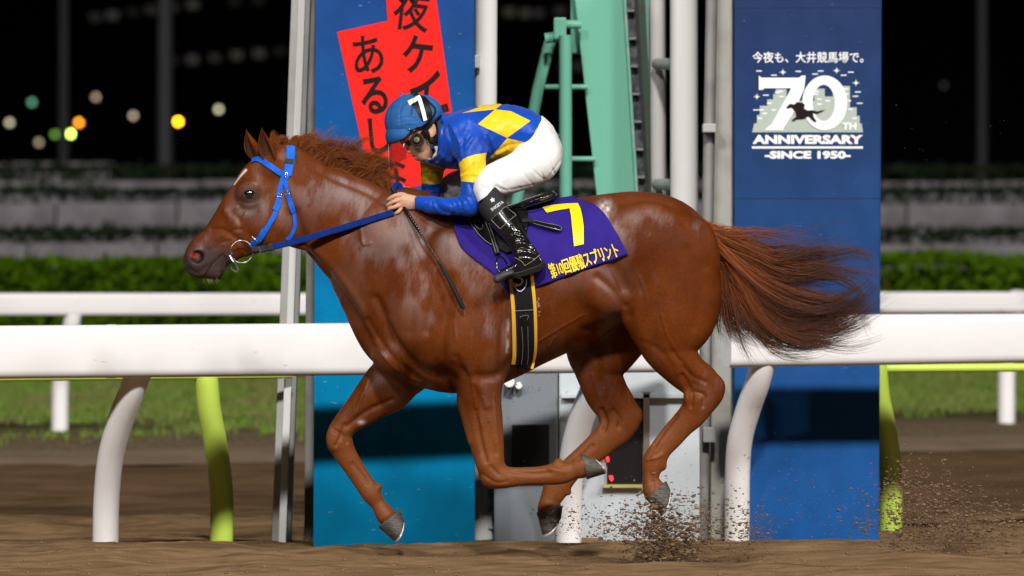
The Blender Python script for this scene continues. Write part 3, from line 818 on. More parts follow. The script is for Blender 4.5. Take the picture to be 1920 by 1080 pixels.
for x, y in [(200, 423), (290, 448), (435, 425), (535, 441), (568, 423), (705, 448), (748, 430), (242, 567), (790, 548), (775, 573), (800, 615), (183, 655)]:
    flat_poly(B2, 'dash_print', DB2, [T(x - 17, y - 3), T(x + 17, y - 3), T(x + 17, y + 3), T(x - 17, y + 3)], M_wprint, 0.004)
for yy in (13, 371): flat_poly(B2, 'panel_seam', DB2, [(1378, yy), (1653, yy), (1653, yy + 1.6), (1378, yy + 1.6)], mat('seam_shadowed_vinyl', (0.012, 0.03, 0.09), 0.7, 0.2), 0.002)

# ---- posts
def post(name, lab, cat, x0, y0, x1, y1, wpx, D, m, square=False, group=None, extra=None, y_top=None):
    """a leaning or upright post from photo point (x0, y0) top to (x1, y1) foot"""
    t = thing(name, lab, cat, tuple(P(x1, y1, D)), group)
    a, b = P(x0, y0, D), P(x1, y1, D); r = wpx / 2 * D / FPX; mb = MB()
    if square:
        mb.hexa([(a[0] - r, D - r, a[2]), (a[0] + r, D - r, a[2]), (a[0] + r, D + r, a[2]), (a[0] - r, D + r, a[2])], [(b[0] - r, D - r, b[2]), (b[0] + r, D - r, b[2]), (b[0] + r, D + r, b[2]), (b[0] - r, D + r, b[2])])
        mb.build('shaft', m, t, bevel=r * 0.18)
    else:
        mb.tube([a, b], r, 24); mb.build('shaft', m, t, True)
    mb = MB(); mb.box((b[0] - r * 1.7, D - r * 1.7, b[2] - 0.02), (b[0] + r * 1.7, D + r * 1.7, b[2] + 0.012)); mb.build('base_plate', M_gray2, t, bevel=0.004)
    return t
GP = 'uprights of the finish line'
p = post('steel_post', 'leaning light grey steel post left of the blue banner', 'post', 572, -200, 527, 1040, 36, 27.75, M_gray, True, GP)
mb = MB(); mb.hexa([P(566, -200, 27.61), P(580, -200, 27.61), P(535, 1040, 27.61), P(521, 1040, 27.61)], [P(566, -200, 27.67), P(580, -200, 27.67), P(535, 1040, 27.67), P(521, 1040, 27.67)]); mb.build('face_rib', mat('pale_steel', (0.50, 0.50, 0.475), 0.5, 0.3), p, bevel=0.006)
post('steel_post', 'thin dull grey post touching the left edge of the blue banner', 'post', 588, -200, 580, 1040, 19, 28.0, M_gray2, True, GP)
w = post('white_pole', 'round white pole right of the blue banner', 'pole', 913, -200, 906, 1040, 41, 28.4, M_whiteb, False, GP)
mb = MB()
for yy, in ((115,), ):
    c = P(889, yy, 28.3); mb.box((c[0] - 0.05, 28.3, c[2] - 0.035), (c[0] + 0.03, 28.4, c[2] + 0.035))
mb.build('bracket', M_gray, w, bevel=0.006)
mb = MB()
for yy in (930, 960, 990):
    mb.tube([P(915, yy, 28.35), P(942, yy, 28.35)], 0.010, 8)
mb.build('rung', M_gray, w, True)
w = post('white_pole', 'thick white pole left of the anniversary banner', 'pole', 1282, -200, 1284, 1040, 52, 28.9, M_whiteb, False, GP)
post('white_pole', 'thinner off white pole just left of the thick white pole', 'pole', 1232, -200, 1238, 1040, 30, 29.5, mat('off_white_enamel', (0.56, 0.54, 0.52), 0.4, 0.5), False, GP)
for yy in (120, 346):
    mb = MB(); mb.tube([P(1232, yy, 29.4), P(1275, yy, 28.95)], 0.032, 14); mb.build('cross_link', M_gray, w, True)
post('steel_post', 'grey brown leaning tube between the white pole and banner', 'post', 1338, -200, 1316, 1040, 22, 28.6, M_gray2, False, GP)
p = post('steel_post', 'square stone coloured post touching the anniversary banner', 'post', 1358, -200, 1350, 1040, 38, 28.7, mat('stone_coloured_steel', (0.40, 0.39, 0.345), 0.55, 0.4, vary=(6, (0.33, 0.31, 0.27), 0.5, 0.72)), True, GP)
for yy, hh in ((240, 8), (815, 14)):
    mb = MB(); c = P(1330, yy, 28.5); q = hh * 28.5 / FPX; mb.box((c[0] - 0.035, 28.48, c[2] - q), (c[0] + 0.035, 28.6, c[2] + q)); mb.build('clamp', M_gray, p, bevel=0.005)

# ---- mint green step frame with a broad slanted board
MF = thing('step_frame', 'mint green steel step frame with a broad slanted board', 'step frame', (*P(1100, 0, 29.6)[:2], -0.1))
D = 29.4
mb = MB(); fr = [(1060, -160), (1158, -160), (1203, 560), (1140, 560)]
mb.hexa([P(x, y, D) for x, y in fr], [P(x, y, D + 0.10) for x, y in fr]); mb.build('slanted_board', M_mint, MF, bevel=0.008)
mb = MB(); q = [(1158.6, -160), (1164, -160), (1209, 560), (1203.6, 560)]; mb.hexa([P(x, y, D + 0.02) for x, y in q], [P(x, y, D + 0.09) for x, y in q]); mb.build('edge_strip', M_mint2, MF)
mb = MB(); q = [(1164, -160), (1180, -160), (1222, 560), (1209, 560)]; mb.hexa([P(x, y, D + 0.05) for x, y in q], [P(x, y, D + 0.12) for x, y in q]); mb.build('guide_track', mat('worn_track_steel', (0.11, 0.115, 0.12), 0.45, 0.5, metal=0.6, vary=(20, (0.035, 0.035, 0.04), 0.4, 0.6)), MF)
mb = MB(); q = [(1180, -160), (1187, -160), (1229, 560), (1222, 560)]; mb.hexa([P(x, y, D + 0.03) for x, y in q], [P(x, y, D + 0.10) for x, y in q]); mb.build('guide_edge', M_black, MF)
mb = MB(); q = [(1187, -160), (1202, -160), (1238, 560), (1229, 560)]; mb.hexa([P(x, y, D + 0.14) for x, y in q], [P(x, y, D + 0.18) for x, y in q]); mb.build('side_web', mat('rusted_green', (0.05, 0.095, 0.06), 0.6, 0.3, vary=(16, (0.10, 0.055, 0.03), 0.55, 0.7)), MF)
mb = MB(); q = [(1192, -160), (1214, -160), (1268, 560), (1240, 560)]; mb.hexa([P(x, y, D + 0.19) for x, y in q], [P(x, y, D + 0.30) for x, y in q]); mb.build('rear_board', M_mint2, MF, bevel=0.006)
for y in np.arange(20, 360, 52):
    mb = MB(); xx = 1164 + (y + 160) / 720 * 45; c = P(xx + 8, y, D); mb.box((c[0] - 0.02, D - 0.012, c[2] - 0.006), (c[0] + 0.018, D + 0.06, c[2] + 0.006)); mb.build('track_joint', M_gray2, MF)
def ptube(par, name, pts, rp, D, m, sm=True):
    mb = MB(); mb.tube([P(x, y, D) for x, y in pts], rp * D / FPX, 16); return mb.build(name, m, par, sm)
ptube(MF, 'front_leg', [(1060, 66), (1061, 560)], 12, 29.2, M_mint)
ptube(MF, 'rear_leg', [(1031, 78), (1008, 170), (985, 300), (968, 380), (940, 520)], 11, 29.5, M_mint)
for y0, xa, xb in ((163, 1022, 1102), (298, 1058, 1116), (256, 1044, 1062), (440, 950, 1140)):
    ptube(MF, 'rung', [(xa, y0), (xb, y0)], 5, 29.35, M_mint)
ptube(MF, 'head_tube', [(1022, 72), (1056, 68)], 10, 29.3, M_mint)
ptube(MF, 'head_arm', [(1040, 45), (1090, 46)], 8, 29.3, M_mint)
mb = MB(); c = P(1050, 50, 29.25); mb.box((c[0] - 0.035, 29.22, c[2] - 0.07), (c[0] + 0.035, 29.3, c[2] + 0.05)); mb.build('head_bracket', M_mint, MF, bevel=0.01)
mb = MB(); a, b = P(1070, -100, 29.6), P(1094, 100, 29.6); mb.box((a[0], 29.6, b[2]), (b[0], 29.75, a[2])); mb.build('counter_plate', mat('deep_mint', (0.10, 0.34, 0.26), 0.5, 0.4), MF, bevel=0.008)

# ---- cabinets standing between the banners under the horse
def cabinet(name, lab, px0, px1, py0, D, dep, m):
    t = thing(name, lab, 'cabinet', (*P((px0 + px1) / 2, 0, D)[:2], -0.1)); mb = MB()
    a, b = P(px0, py0, D), P(px1, 1060, D); mb.box((a[0], D, b[2]), (b[0], D + dep, a[2])); mb.build('case', m, t, bevel=0.012); return t
C1 = cabinet('slate_cabinet', 'dark slate grey cabinet behind the bent near foreleg', 926, 1046, 640, 28.080, 0.5, M_cabd)
mb = MB(); a, b = P(960, 796, 28.070), P(1030, 905, 28.070); mb.box((a[0], 28.050, b[2]), (b[0], 28.090, a[2])); mb.build('shadow_plate', M_black, C1, bevel=0.004)  # black plate stands in for the shadow cast on the cabinet
mb = MB(); c = P(955, 716, 27.980); mb.tube([c, c + np.array((0, 0.1, 0))], 0.028, 14); mb.tube([c + np.array((0.05, 0.03, -0.02)), c + np.array((0.05, 0.1, -0.02))], 0.018, 12); mb.build('bolt', M_whiteb, C1, True)
C2 = cabinet('timing_cabinet', 'pale grey timing cabinet with red digits, behind the hind legs', 1048, 1312, 640, 28.080, 0.55, M_cab)
mb = MB(); a, b = P(1138, 740, 28.070), P(1205, 907, 28.070); mb.box((a[0], 28.050, b[2]), (b[0], 28.095, a[2])); o = mb.build('display', mat('black_acrylic', (0.012, 0.011, 0.012), 0.25, 0.5), C2, bevel=0.003)
mb = MB(); a, b = P(1206, 735, 28.060), P(1218, 907, 28.060); mb.box((a[0], 28.030, b[2]), (b[0], 28.095, a[2])); mb.build('display_edge', mat('brown_trim', (0.13, 0.10, 0.075), 0.5, 0.4), C2)
mb = MB(); a, b = P(1130, 908, 28.060), P(1204, 914, 28.060); mb.box((a[0], 28.030, b[2]), (b[0], 28.095, a[2])); mb.build('display_sill', mat('ochre_trim', (0.40, 0.33, 0.10), 0.5, 0.4), C2)
M_led = glow('red_led', (1, 0.02, 0.015), 4.0)
for poly in ([(1134, 850), (1138, 850), (1142, 860), (1142, 866), (1138, 866), (1136, 858)], [(1142, 892), (1149, 892), (1150, 899), (1147, 903), (1146, 902), (1143, 899)]):
    mb = MB(); mb.hexa([P(x, y, 28.035) for x, y in poly], [P(x, y, 28.051) for x, y in poly]); mb.build('lit_digit', M_led, C2)
mb = MB(); a, b = P(1052, 738, 28.070), P(1310, 746, 28.070); mb.box((a[0], 28.030, b[2]), (b[0], 28.095, a[2])); mb.build('lid_edge', M_cab, C2, bevel=0.003)
# ================================================================== THE HORSE
YH = 25.0
HS = thing('racehorse', 'chestnut racehorse galloping left with all hooves off the sand', 'horse', tuple(P(1000, 1040, YH)))
H = 0.0053
fld = Field(P(325, 1015, YH) - np.array((0.02, 0.46, 0.0)), P(1385, 225, YH) + np.array((0.02, 0.46, 0.0)), H)
R = lambda rows, **k: fld.chain(stations(rows, YH), **k)
C = 'c'
# trunk: chest, barrel, loin, croup
R([(C, 762, 590, 100, .19, 0), (C, 800, 580, 140, .235, 0), (855, 440, 862, 738, .245, 0), (905, 420, 905, 722, .275, 0), (950, 402, 948, 700, .288, 0), (1005, 391, 1003, 675, .30, 0), (1060, 378, 1060, 650, .30, 0),
   (1110, 368, 1116, 602, .295, 0), (1150, 362, 1158, 566, .28, 0), (C, 1195, 465, 106, .27, 0), (C, 1228, 474, 109, .27, 0), (C, 1250, 490, 100, .255, 0), (C, 1274, 512, 80, .20, 0)], k=0.03, m=5)
# withers and spine
R([(C, 760, 424, 45, .055, 0), (C, 820, 430, 45, .075, 0), (C, 880, 436, 43, .115, 0), (C, 950, 438, 44, .16, 0)], k=0.09)
# neck
R([(C, 548, 368, 82, .085, 0), (C, 576, 385, 84, .092, 0), (562, 461, 652, 326, .10, 0), (590, 489, 705, 348, .108, 0), (613, 518, 748, 368, .12, 0), (648, 559, 800, 384, .15, 0), (657, 590, 850, 392, .19, 0), (C, 775, 520, 128, .21, 0), (C, 815, 540, 135, .225, 0)], k=0.085, m=5)
# head
R([(C, 375, 489, 32, .056, 0), (C, 390, 476, 40, .055, 0), (384, 430, 434, 493, .053, 0), (404, 402, 465, 477, .059, 0), (421, 377, 490, 470, .068, 0), (438, 351, 515, 462, .079, 0), (457, 325, 542, 446, .088, 0), (474, 300, 556, 434, .088, 0), (C, 528, 362, 80, .083, 0), (C, 550, 366, 80, .085, 0)], k=0.02, m=5)
B = lambda px, py, yo, rp, ang=0, k=0.02, mode='add': fld.ball(P(px, py, YH + yo), rp, -math.radians(ang), k, mode)
B(403, 508, 0, (.044, .040, .042), 20, .025)                 # chin
B(370, 497, 0, (.062, .050, .050), 45, .02)                  # upper lip
for s in (-1, 1):
    B(369, 483, s * .040, (.056, .026, .050), 50, .012)      # nostril rim
    B(509, 416, s * .062, (.135, .042, .115), 30, .03)       # cheek
    B(467, 357, s * .070, (.065, .030, .048), -30, .03)     # brow
    B(445, 424, s * .052, (.10, .014, .020), 52, .025)       # facial crest
    B(512, 322, s * .055, (.05, .04, .05), 0, .03)           # ear base
    B(535, 420, s * .055, (.06, .03, .09), 0, .03)
    # shoulder, triceps, pectoral, stifle, croup muscle
    B(885, 640, s * .225, (.185, .085, .165), 25, .04)
    B(800, 600, s * .185, (.15, .09, .24), -28, .05)
    B(862, 505, s * .190, (.11, .06, .20), -25, .07)
    B(735, 668, s * .10, (.10, .10, .085), 40, .035)
    B(1215, 470, s * .205, (.22, .075, .22), 10, .05)
    B(1280, 500, s * .175, (.15, .08, .24), 20, .05)
    B(1120, 540, s * .235, (.14, .065, .10), 40, .05)
B(545, 290, 0, (.06, .04, .05), 25, .04)                     # poll
# eye sockets, nostrils, mouth
for s in (-1, 1):
    B(467.5, 363.5, s * .1035, (.027, .020, .0165), -8, .006, 'cut')
    B(371, 482, s * .0665, (.030, .030, .034), 50, .008, 'cut')
    fld.chain(np.array([(*P(421, 474, YH + s * .060), .005, .014), (*P(402, 489, YH + s * .058), .005, .014), (*P(390, 506, YH + s * .052), .005, .014), (*P(383, 520, YH + s * .042), .005, .014)]), k=0.006, mode='cut')
# near (left) foreleg, folded
NF = -0.165
R([(C, 895, 660, 66, .105, NF + .02), (852, 705, 946, 705, .098, NF), (857, 743, 940, 751, .086, NF), (866, 775, 942, 784, .075, NF - .005), (876, 815, 944, 818, .064, NF - .01), (886, 850, 945, 846, .056, NF - .012), (C, 920, 872, 26.5, .052, NF - .012), (C, 927, 889, 26, .052, NF - .012)], k=0.035)
R([(C, 924, 892, 24, .050, NF - .012), (948, 875, 950, 915, .040, NF - .012), (978, 877, 990, 909, .032, NF - .01), (1010, 875, 1022, 908, .032, NF - .008), (1036, 869, 1044, 909, .038, NF - .006), (1050, 868, 1062, 906, .038, NF - .005), (1068, 866, 1080, 898, .033, NF - .004), (1086, 853, 1098, 896, .046, NF)], k=0.015)
B(1046, 866, NF - .006, (.022, .022, .016), -30, .015)
B(914, 868, NF - .04, (.055, .030, .050), 60, .02); B(938, 902, NF - .02, (.045, .04, .028), 8, .015)
# far (right) foreleg, reaching
FF = 0.15
R([(C, 762, 680, 60, .09, FF), (702, 680, 790, 728, .090, FF), (682, 705, 770, 747, .083, FF), (663, 733, 735, 764, .070, FF), (646, 758, 703, 784, .060, FF), (629, 782, 676, 799, .054, FF), (C, 637, 812, 23, .050, FF), (C, 637, 828, 23.5, .050, FF)], k=0.03)
R([(C, 637, 832, 23, .048, FF), (630, 858, 671, 855, .038, FF), (648, 884, 685, 879, .031, FF), (664, 908, 700, 901, .031, FF), (677, 930, 712, 916, .037, FF), (686, 941, 713, 921, .035, FF), (698, 954, 722, 939, .028, FF), (709, 978, 737, 954, .045, FF)], k=0.015)
B(709, 914, FF, (.022, .022, .015), -40, .012); B(626, 822, FF - .03, (.035, .025, .055), 0, .02)
# near hind leg
NH = -0.155
R([(C, 1245, 500, 105, .13, NF + .02), (1163, 570, 1350, 572, .125, NH), (1185, 614, 1322, 616, .108, NH), (1200, 648, 1306, 640, .092, NH), (1224, 681, 1309, 661, .078, NH), (1250, 704, 1323, 687, .062, NH), (1277, 727, 1345, 704, .052, NH), (C, 1321, 733, 36, .048, NH)], k=0.035)
R([(C, 1323, 731, 35, .046, NH), (1284, 750, 1345, 752, .050, NH), (1272, 775, 1325, 778, .042, NH), (1255, 797, 1302, 797, .036, NH), (1236, 822, 1281, 817, .033, NH), (1219, 843, 1260, 841, .034, NH), (1205, 862, 1248, 868, .039, NH), (1205, 882, 1239, 884, .034, NH), (1206, 905, 1235, 896, .032, NH), (1209, 931, 1244, 906, .046, NH)], k=0.015)
B(1244, 873, NH, (.015, .02, .024), 0, .012); B(1342, 724, NH, (.040, .028, .040), 40, .02); B(1300, 752, NH - .03, (.04, .025, .06), -35, .02)
# far hind leg
FH = 0.15
R([(C, 1150, 580, 95, .12, FH), (1060, 650, 1197, 642, .115, FH), (1071, 678, 1170, 672, .095, FH), (1081, 702, 1166, 699, .080, FH), (1096, 735, 1178, 737, .064, FH), (1114, 759, 1191, 760, .054, FH), (C, 1164, 783, 37, .048, FH)], k=0.03)
R([(C, 1166, 781, 35, .046, FH), (1124, 800, 1190, 802, .050, FH), (1110, 818, 1166, 824, .042, FH), (1092, 834, 1141, 848, .036, FH), (1072, 851, 1113, 868, .033, FH), (1046, 876, 1088, 891, .036, FH), (1022, 903, 1072, 909, .039, FH), (1016, 925, 1060, 925, .034, FH), (1011, 944, 1046, 941, .033, FH), (1008, 962, 1053, 950, .046, FH)], k=0.015)
B(1064, 922, FH, (.020, .02, .016), 30, .012); B(1190, 778, FH, (.035, .026, .035), 40, .02)
# udder side fold between belly and near thigh
R([(C, 1110, 560, 44, .05, -.20), (C, 1165, 562, 26, .05, -.20), (C, 1200, 590, 28, .05, -.18)], k=0.05)
# dock of the tail
R([(C, 1285, 440, 34, .05, 0), (C, 1325, 437, 17, .035, 0), (C, 1365, 458, 14, .028, 0), (C, 1400, 478, 10, .02, 0)], k=0.02)
LEGS = 1.8
body_me = fld.mesh('body'); del fld
relax(body_me, 2, 0.5)
G = -0.012
carve(body_me, [
    # head
    ([(398, 430), (420, 432), (446, 450), (462, 470)], 5, -.006), ([(436, 400), (452, 420), (450, 452)], 6, -.005), ([(452, 395), (480, 400), (470, 440)], 9, -.004),
    ([(448, 352), (458, 342), (476, 342), (487, 352)], 4, .0025), ([(450, 374), (460, 380), (474, 380), (486, 371)], 2.5, -.002), ([(446, 386), (462, 394), (480, 388)], 4, -.002),
    ([(552, 400), (560, 425), (568, 448), (566, 470)], 9, -.016), ([(545, 300), (535, 350), (540, 380)], 8, -.006), ([(392, 462), (402, 448), (420, 440)], 4, .004),
    ([(405, 465), (415, 455), (428, 452)], 3, -.004), ([(424, 440), (436, 432), (452, 430)], 4, -.004), ([(354, 505), (372, 512), (388, 500)], 4, -.004),
    # neck: jugular groove, brachiocephalic edge, crest line
    ([(565, 470), (600, 500), (640, 550), (672, 600), (700, 650)], 11, -.016), ([(590, 470), (630, 515), (668, 570), (705, 640)], 10, .010), ([(575, 310), (630, 337), (690, 362), (725, 385)], 6, -.006),
    ([(650, 420), (700, 470), (730, 540)], 26, -.006),
    # shoulder and breast
    ([(705, 560), (745, 640), (790, 690), (850, 712)], 8, -.014), ([(690, 600), (720, 650), (760, 690), (800, 722)], 6, -.010), ([(728, 600), (765, 665), (815, 705)], 9, .008),
    ([(790, 450), (798, 500), (775, 560), (768, 620)], 12, -.007), ([(818, 500), (812, 560), (800, 620)], 9, -.007), ([(842, 520), (838, 570), (828, 640), (832, 690)], 10, -.011),
    ([(850, 688), (885, 706), (930, 705)], 9, -.010), ([(945, 560), (942, 640), (938, 700)], 8, -.012), ([(855, 670), (870, 700)], 6, -.008), ([(840, 700), (856, 740)], 5, -.010),
    ([(850, 740), (862, 760), (880, 830)], 5, .004), ([(893, 770), (900, 820), (912, 865)], 4, -.006), ([(912, 770), (920, 820), (930, 850)], 4, -.004), ([(905, 745), (917, 790)], 2.5, .003), ([(880, 700), (905, 735), (915, 760)], 8, .005),
    ([(960, 884), (1000, 889), (1030, 886)], 4, -.004), ([(905, 890), (930, 905), (950, 903)], 3, -.003), ([(920, 875), (935, 890)], 3, -.004), ([(1030, 878), (1056, 885)], 4, .003),
    # flank, ribs, thigh
    ([(1120, 520), (1150, 545), (1172, 575)], 7, -.010), ([(1085, 560), (1110, 600), (1080, 640)], 12, -.004), ([(1150, 500), (1172, 545), (1178, 590)], 9, -.012), ([(1168, 430), (1162, 480), (1170, 540)], 11, -.008),
    ([(1010, 600), (1060, 580), (1110, 560)], 16, -.003), ([(1200, 560), (1196, 600), (1206, 640)], 13, .008), ([(1240, 560), (1222, 610), (1230, 660)], 14, -.006), ([(1290, 470), (1318, 540), (1302, 610)], 12, -.006), ([(1256, 385), (1300, 440), (1325, 500)], 8, -.006),
    ([(1205, 640), (1240, 660), (1262, 690)], 6, -.004), ([(1262, 660), (1285, 690), (1300, 720)], 6, -.008), ([(1283, 690), (1300, 706), (1322, 716)], 4, -.006), ([(1280, 705), (1296, 735), (1296, 760)], 5, -.008), ([(1268, 780), (1245, 808), (1228, 835)], 4, -.004),
    ([(1304, 735), (1320, 742), (1318, 762)], 4, -.005), ([(1214, 862), (1232, 858), (1242, 852)], 3, .004), ([(1222, 890), (1226, 915)], 4, -.004),
])
carve(body_me, [(q, 2.3, .0034) for q in (
    [(676, 430), (679, 450), (682, 458), (694, 456)], [(682, 458), (676, 466)], [(582, 355), (584, 372), (580, 384)], [(700, 640), (722, 672), (752, 700), (790, 716)], [(735, 620), (748, 655), (770, 690)],
    [(860, 560), (852, 600), (856, 640)], [(1010, 640), (1050, 615), (1095, 590)], [(1030, 650), (1040, 632)], [(1200, 520), (1212, 560), (1206, 600)], [(1240, 590), (1252, 630), (1276, 670)],
    [(446, 388), (438, 408), (428, 420)], [(460, 400), (452, 420), (446, 440)])] + [(q, 2.2, .0022) for q in (
    [(884, 716), (892, 760), (904, 800)], [(926, 740), (930, 790), (934, 830)], [(690, 712), (676, 750), (650, 780)], [(1110, 700), (1122, 740), (1140, 770)], [(1262, 690), (1290, 720)], [(1240, 830), (1222, 860)])])
fv = verts(body_me)
carve(body_me, [
    ([(1108, 660), (1120, 700), (1128, 740)], 7, .005), ([(1128, 770), (1136, 790), (1132, 806)], 5, -.008), ([(1150, 770), (1162, 786), (1160, 800)], 4, -.005), ([(1110, 836), (1085, 860)], 4, -.004),
    ([(645, 795), (640, 815), (630, 835)], 3, -.005), ([(625, 805), (640, 815), (650, 830)], 3, -.005), ([(650, 800), (690, 770), (735, 750)], 5, -.006), ([(662, 870), (690, 905)], 4, -.004), ([(680, 740), (668, 775)], 4, .003),
])
relax(body_me, 1, 0.3)
# ---- coat colour: markings of the animal, and dark painted into its hollows
v = verts(body_me); px, py = to_px(v); nm = normals(body_me)
def blob(x, y, rx, ry): return np.exp(-(((px - x) / rx) ** 2 + ((py - y) / ry) ** 2))
dark = np.clip(blob(372, 500, 42, 30) * 1.2 + blob(408, 508, 32, 26) + blob(400, 478, 40, 26) * .6 + blob(467, 366, 26, 20) * .9 + blob(470, 392, 22, 18) * .45, 0, 1)
blaze = np.clip(1 - line_d(px, py, [(461, 319), (452, 329), (439, 346)]) / (1.4 + 2.4 * np.clip((346 - py) / 26, 0, 1)) + .5 * vnoise(px / 2, py / 2, 66), 0, 1) * np.clip((v[:, 1] - 24.84) / .05, 0, 1)
blaze2 = np.clip(1 - line_d(px, py, [(425, 362), (408, 384), (380, 425)]) / 1.6, 0, 1) * .3
pale = np.clip(blob(1135, 393, 12, 14) * (vnoise(px / 5, py / 7, 61) + .75) * 1.3, 0, 1) * .8
pale = np.maximum(pale, np.clip(1 - line_d(px, py, [(1008, 560), (1011, 590)]) / 3, 0, 1) * (vnoise(px / 3, py / 3, 62) > 0) * .6)
pale = np.maximum(pale, np.clip(1 - line_d(px, py, [(953, 600), (951, 660)]) / 5, 0, 1) * np.clip(vnoise(px / 3, py / 8, 63) + .3, 0, 1) * .5)
pale = np.maximum(pale, blob(678, 792, 6, 4) * .8)
leg = np.clip((py - 760) / 60, 0, 1)
streak = vnoise(px / 2.2 + py / 9, py / 12 - px / 30, 74) + .7 * vnoise(px / 1.6, py / 6, 75)
sweat = np.clip(0.50 + 1.9 * (vnoise(px / 44, py / 75, 71) + .6 * vnoise(px / 15, py / 26, 72)) + .42 * streak - .6 * np.clip((px - 1180) / 60, 0, 1) * np.clip((py - 400) / 60, 0, 1) - .5 * np.clip((640 - px) / 120, 0, 1) - .45 * blob(890, 640, 70, 60), 0, 1)
put_attr(body_me, 'muzzle', dark); put_attr(body_me, 'white_hair', np.clip(blaze + pale, 0, 1)); put_attr(body_me, 'lower_leg', leg); put_attr(body_me, 'damp', np.maximum(sweat * (1 - leg), .22 * leg + .12))
pink = np.clip(1 - np.sqrt(((px - 365) / 10.5) ** 2 + ((py - 478.5) / 6.5) ** 2), 0, 1) * (v[:, 1] < 25)
put_attr(body_me, 'hollow_shade', np.clip(3 * (1 - np.sqrt(((px - 370) / 15) ** 2 + ((py - 481) / 15.5) ** 2)), 0, 1) * (v[:, 1] < 25) + .8 * np.clip(1 - line_d(px, py, [(421, 473), (410, 482), (399, 493), (390, 506), (383, 518)]) / 2.6, 0, 1))  # near-black paint stands for shade inside the nostril and along the mouth
put_attr(body_me, 'inner_nostril', np.clip(pink * 3, 0, 1) * (nm[:, 1] < 0.9))

def coat_mat(name):
    m = mat(name, (0.118, 0.0275, 0.0040), 0.5, 0.5, vary=(4.5, (0.070, 0.0145, 0.0020), 0.36, 0.68), bump=(300, 0.30, 3, 0.003), bump2=(45, 0.06, 5, 0.006), sheen=0.0)
    nt = m.node_tree; b = nt.nodes['Principled BSDF']
    attr_mix(m, 'lower_leg', (0.150, 0.043, 0.0095)); attr_mix(m, 'muzzle', (0.048, 0.030, 0.026)); attr_mix(m, 'white_hair', (0.62, 0.56, 0.52)); attr_mix(m, 'hollow_shade', (0.010, 0.005, 0.005)); attr_mix(m, 'inner_nostril', (0.24, 0.035, 0.032))
    tc = nt.nodes.new('ShaderNodeTexCoord'); mp = nt.nodes.new('ShaderNodeMapping'); mp.inputs['Scale'].default_value = (.35, 1, 1); mp.inputs['Rotation'].default_value = (0, .5, 0)
    fn = nt.nodes.new('ShaderNodeTexNoise'); fn.inputs['Scale'].default_value = 210; fn.inputs['Detail'].default_value = 4; fr_ = nt.nodes.new('ShaderNodeMapRange')
    fr_.inputs[1].default_value = .3; fr_.inputs[2].default_value = .7; fr_.inputs[3].default_value = .80; fr_.inputs[4].default_value = 1.18
    nt.links.new(tc.outputs['Object'], mp.inputs[0]); nt.links.new(mp.outputs[0], fn.inputs['Vector']); nt.links.new(fn.outputs['Fac'], fr_.inputs[0])
    mu = nt.nodes.new('ShaderNodeMix'); mu.data_type = 'RGBA'; mu.blend_type = 'MULTIPLY'; mu.inputs[0].default_value = 1
    nt.links.new(b.inputs['Base Color'].links[0].from_socket, mu.inputs[6]); nt.links.new(fr_.outputs[0], mu.inputs[7]); nt.links.new(mu.outputs[2], b.inputs['Base Color'])
    a = nt.nodes.new('ShaderNodeAttribute'); a.attribute_name = 'damp'
    r = nt.nodes.new('ShaderNodeMapRange'); r.inputs[3].default_value = 0.55; r.inputs[4].default_value = 0.48
    nt.links.new(a.outputs['Fac'], r.inputs[0]); nt.links.new(r.outputs[0], b.inputs['Roughness'])
    r2 = nt.nodes.new('ShaderNodeMapRange'); r2.inputs[3].default_value = 0.0; r2.inputs[4].default_value = 0.60
    nt.links.new(a.outputs['Fac'], r2.inputs[0]); nt.links.new(r2.outputs[0], b.inputs['Specular IOR Level'])
    return m
M_coat = coat_mat('chestnut_coat')
body = link('body', body_me, M_coat, HS, True)
TB = bvh(body_me)

# ---- eyes
M_eye = mat('horse_eye', (0.008, 0.006, 0.008), 0.04, 0.8, coat=1.0, coat_rough=0.02)
for s in (-1, 1):
    bm = bmesh.new(); bmesh.ops.create_uvsphere(bm, u_segments=24, v_segments=16, radius=0.0265)
    bmesh.ops.translate(bm, vec=Vector(P(467.5, 363.5, YH + s * .0795)), verts=bm.verts); me = bpy.data.meshes.new('eye'); bm.to_mesh(me); bm.free()
    eo = link('eye', me, M_eye, HS, True)
M_lid = mat('eyelid_skin', (0.030, 0.019, 0.016), 0.4, 0.5)
for s in (-1, 1):
    mb = MB()
    for arc in ([(455, 366), (459, 358.5), (467, 355), (475, 357), (481, 362)], [(455, 366), (460, 370.5), (468, 372), (476, 369), (481, 362)]):
        q = spline([hit(TB, x, y, -.001)[0] for x, y in arc], 4)
        for _ in range(2): q[1:-1, 1] = (q[:-2, 1] + q[1:-1, 1] + q[2:, 1]) / 3
        if s > 0: q[:, 1] = 2 * YH - q[:, 1]
        mb.tube(q, [.0036] * len(q), 8)
    mb.build('eyelid', M_lid, HS, True)

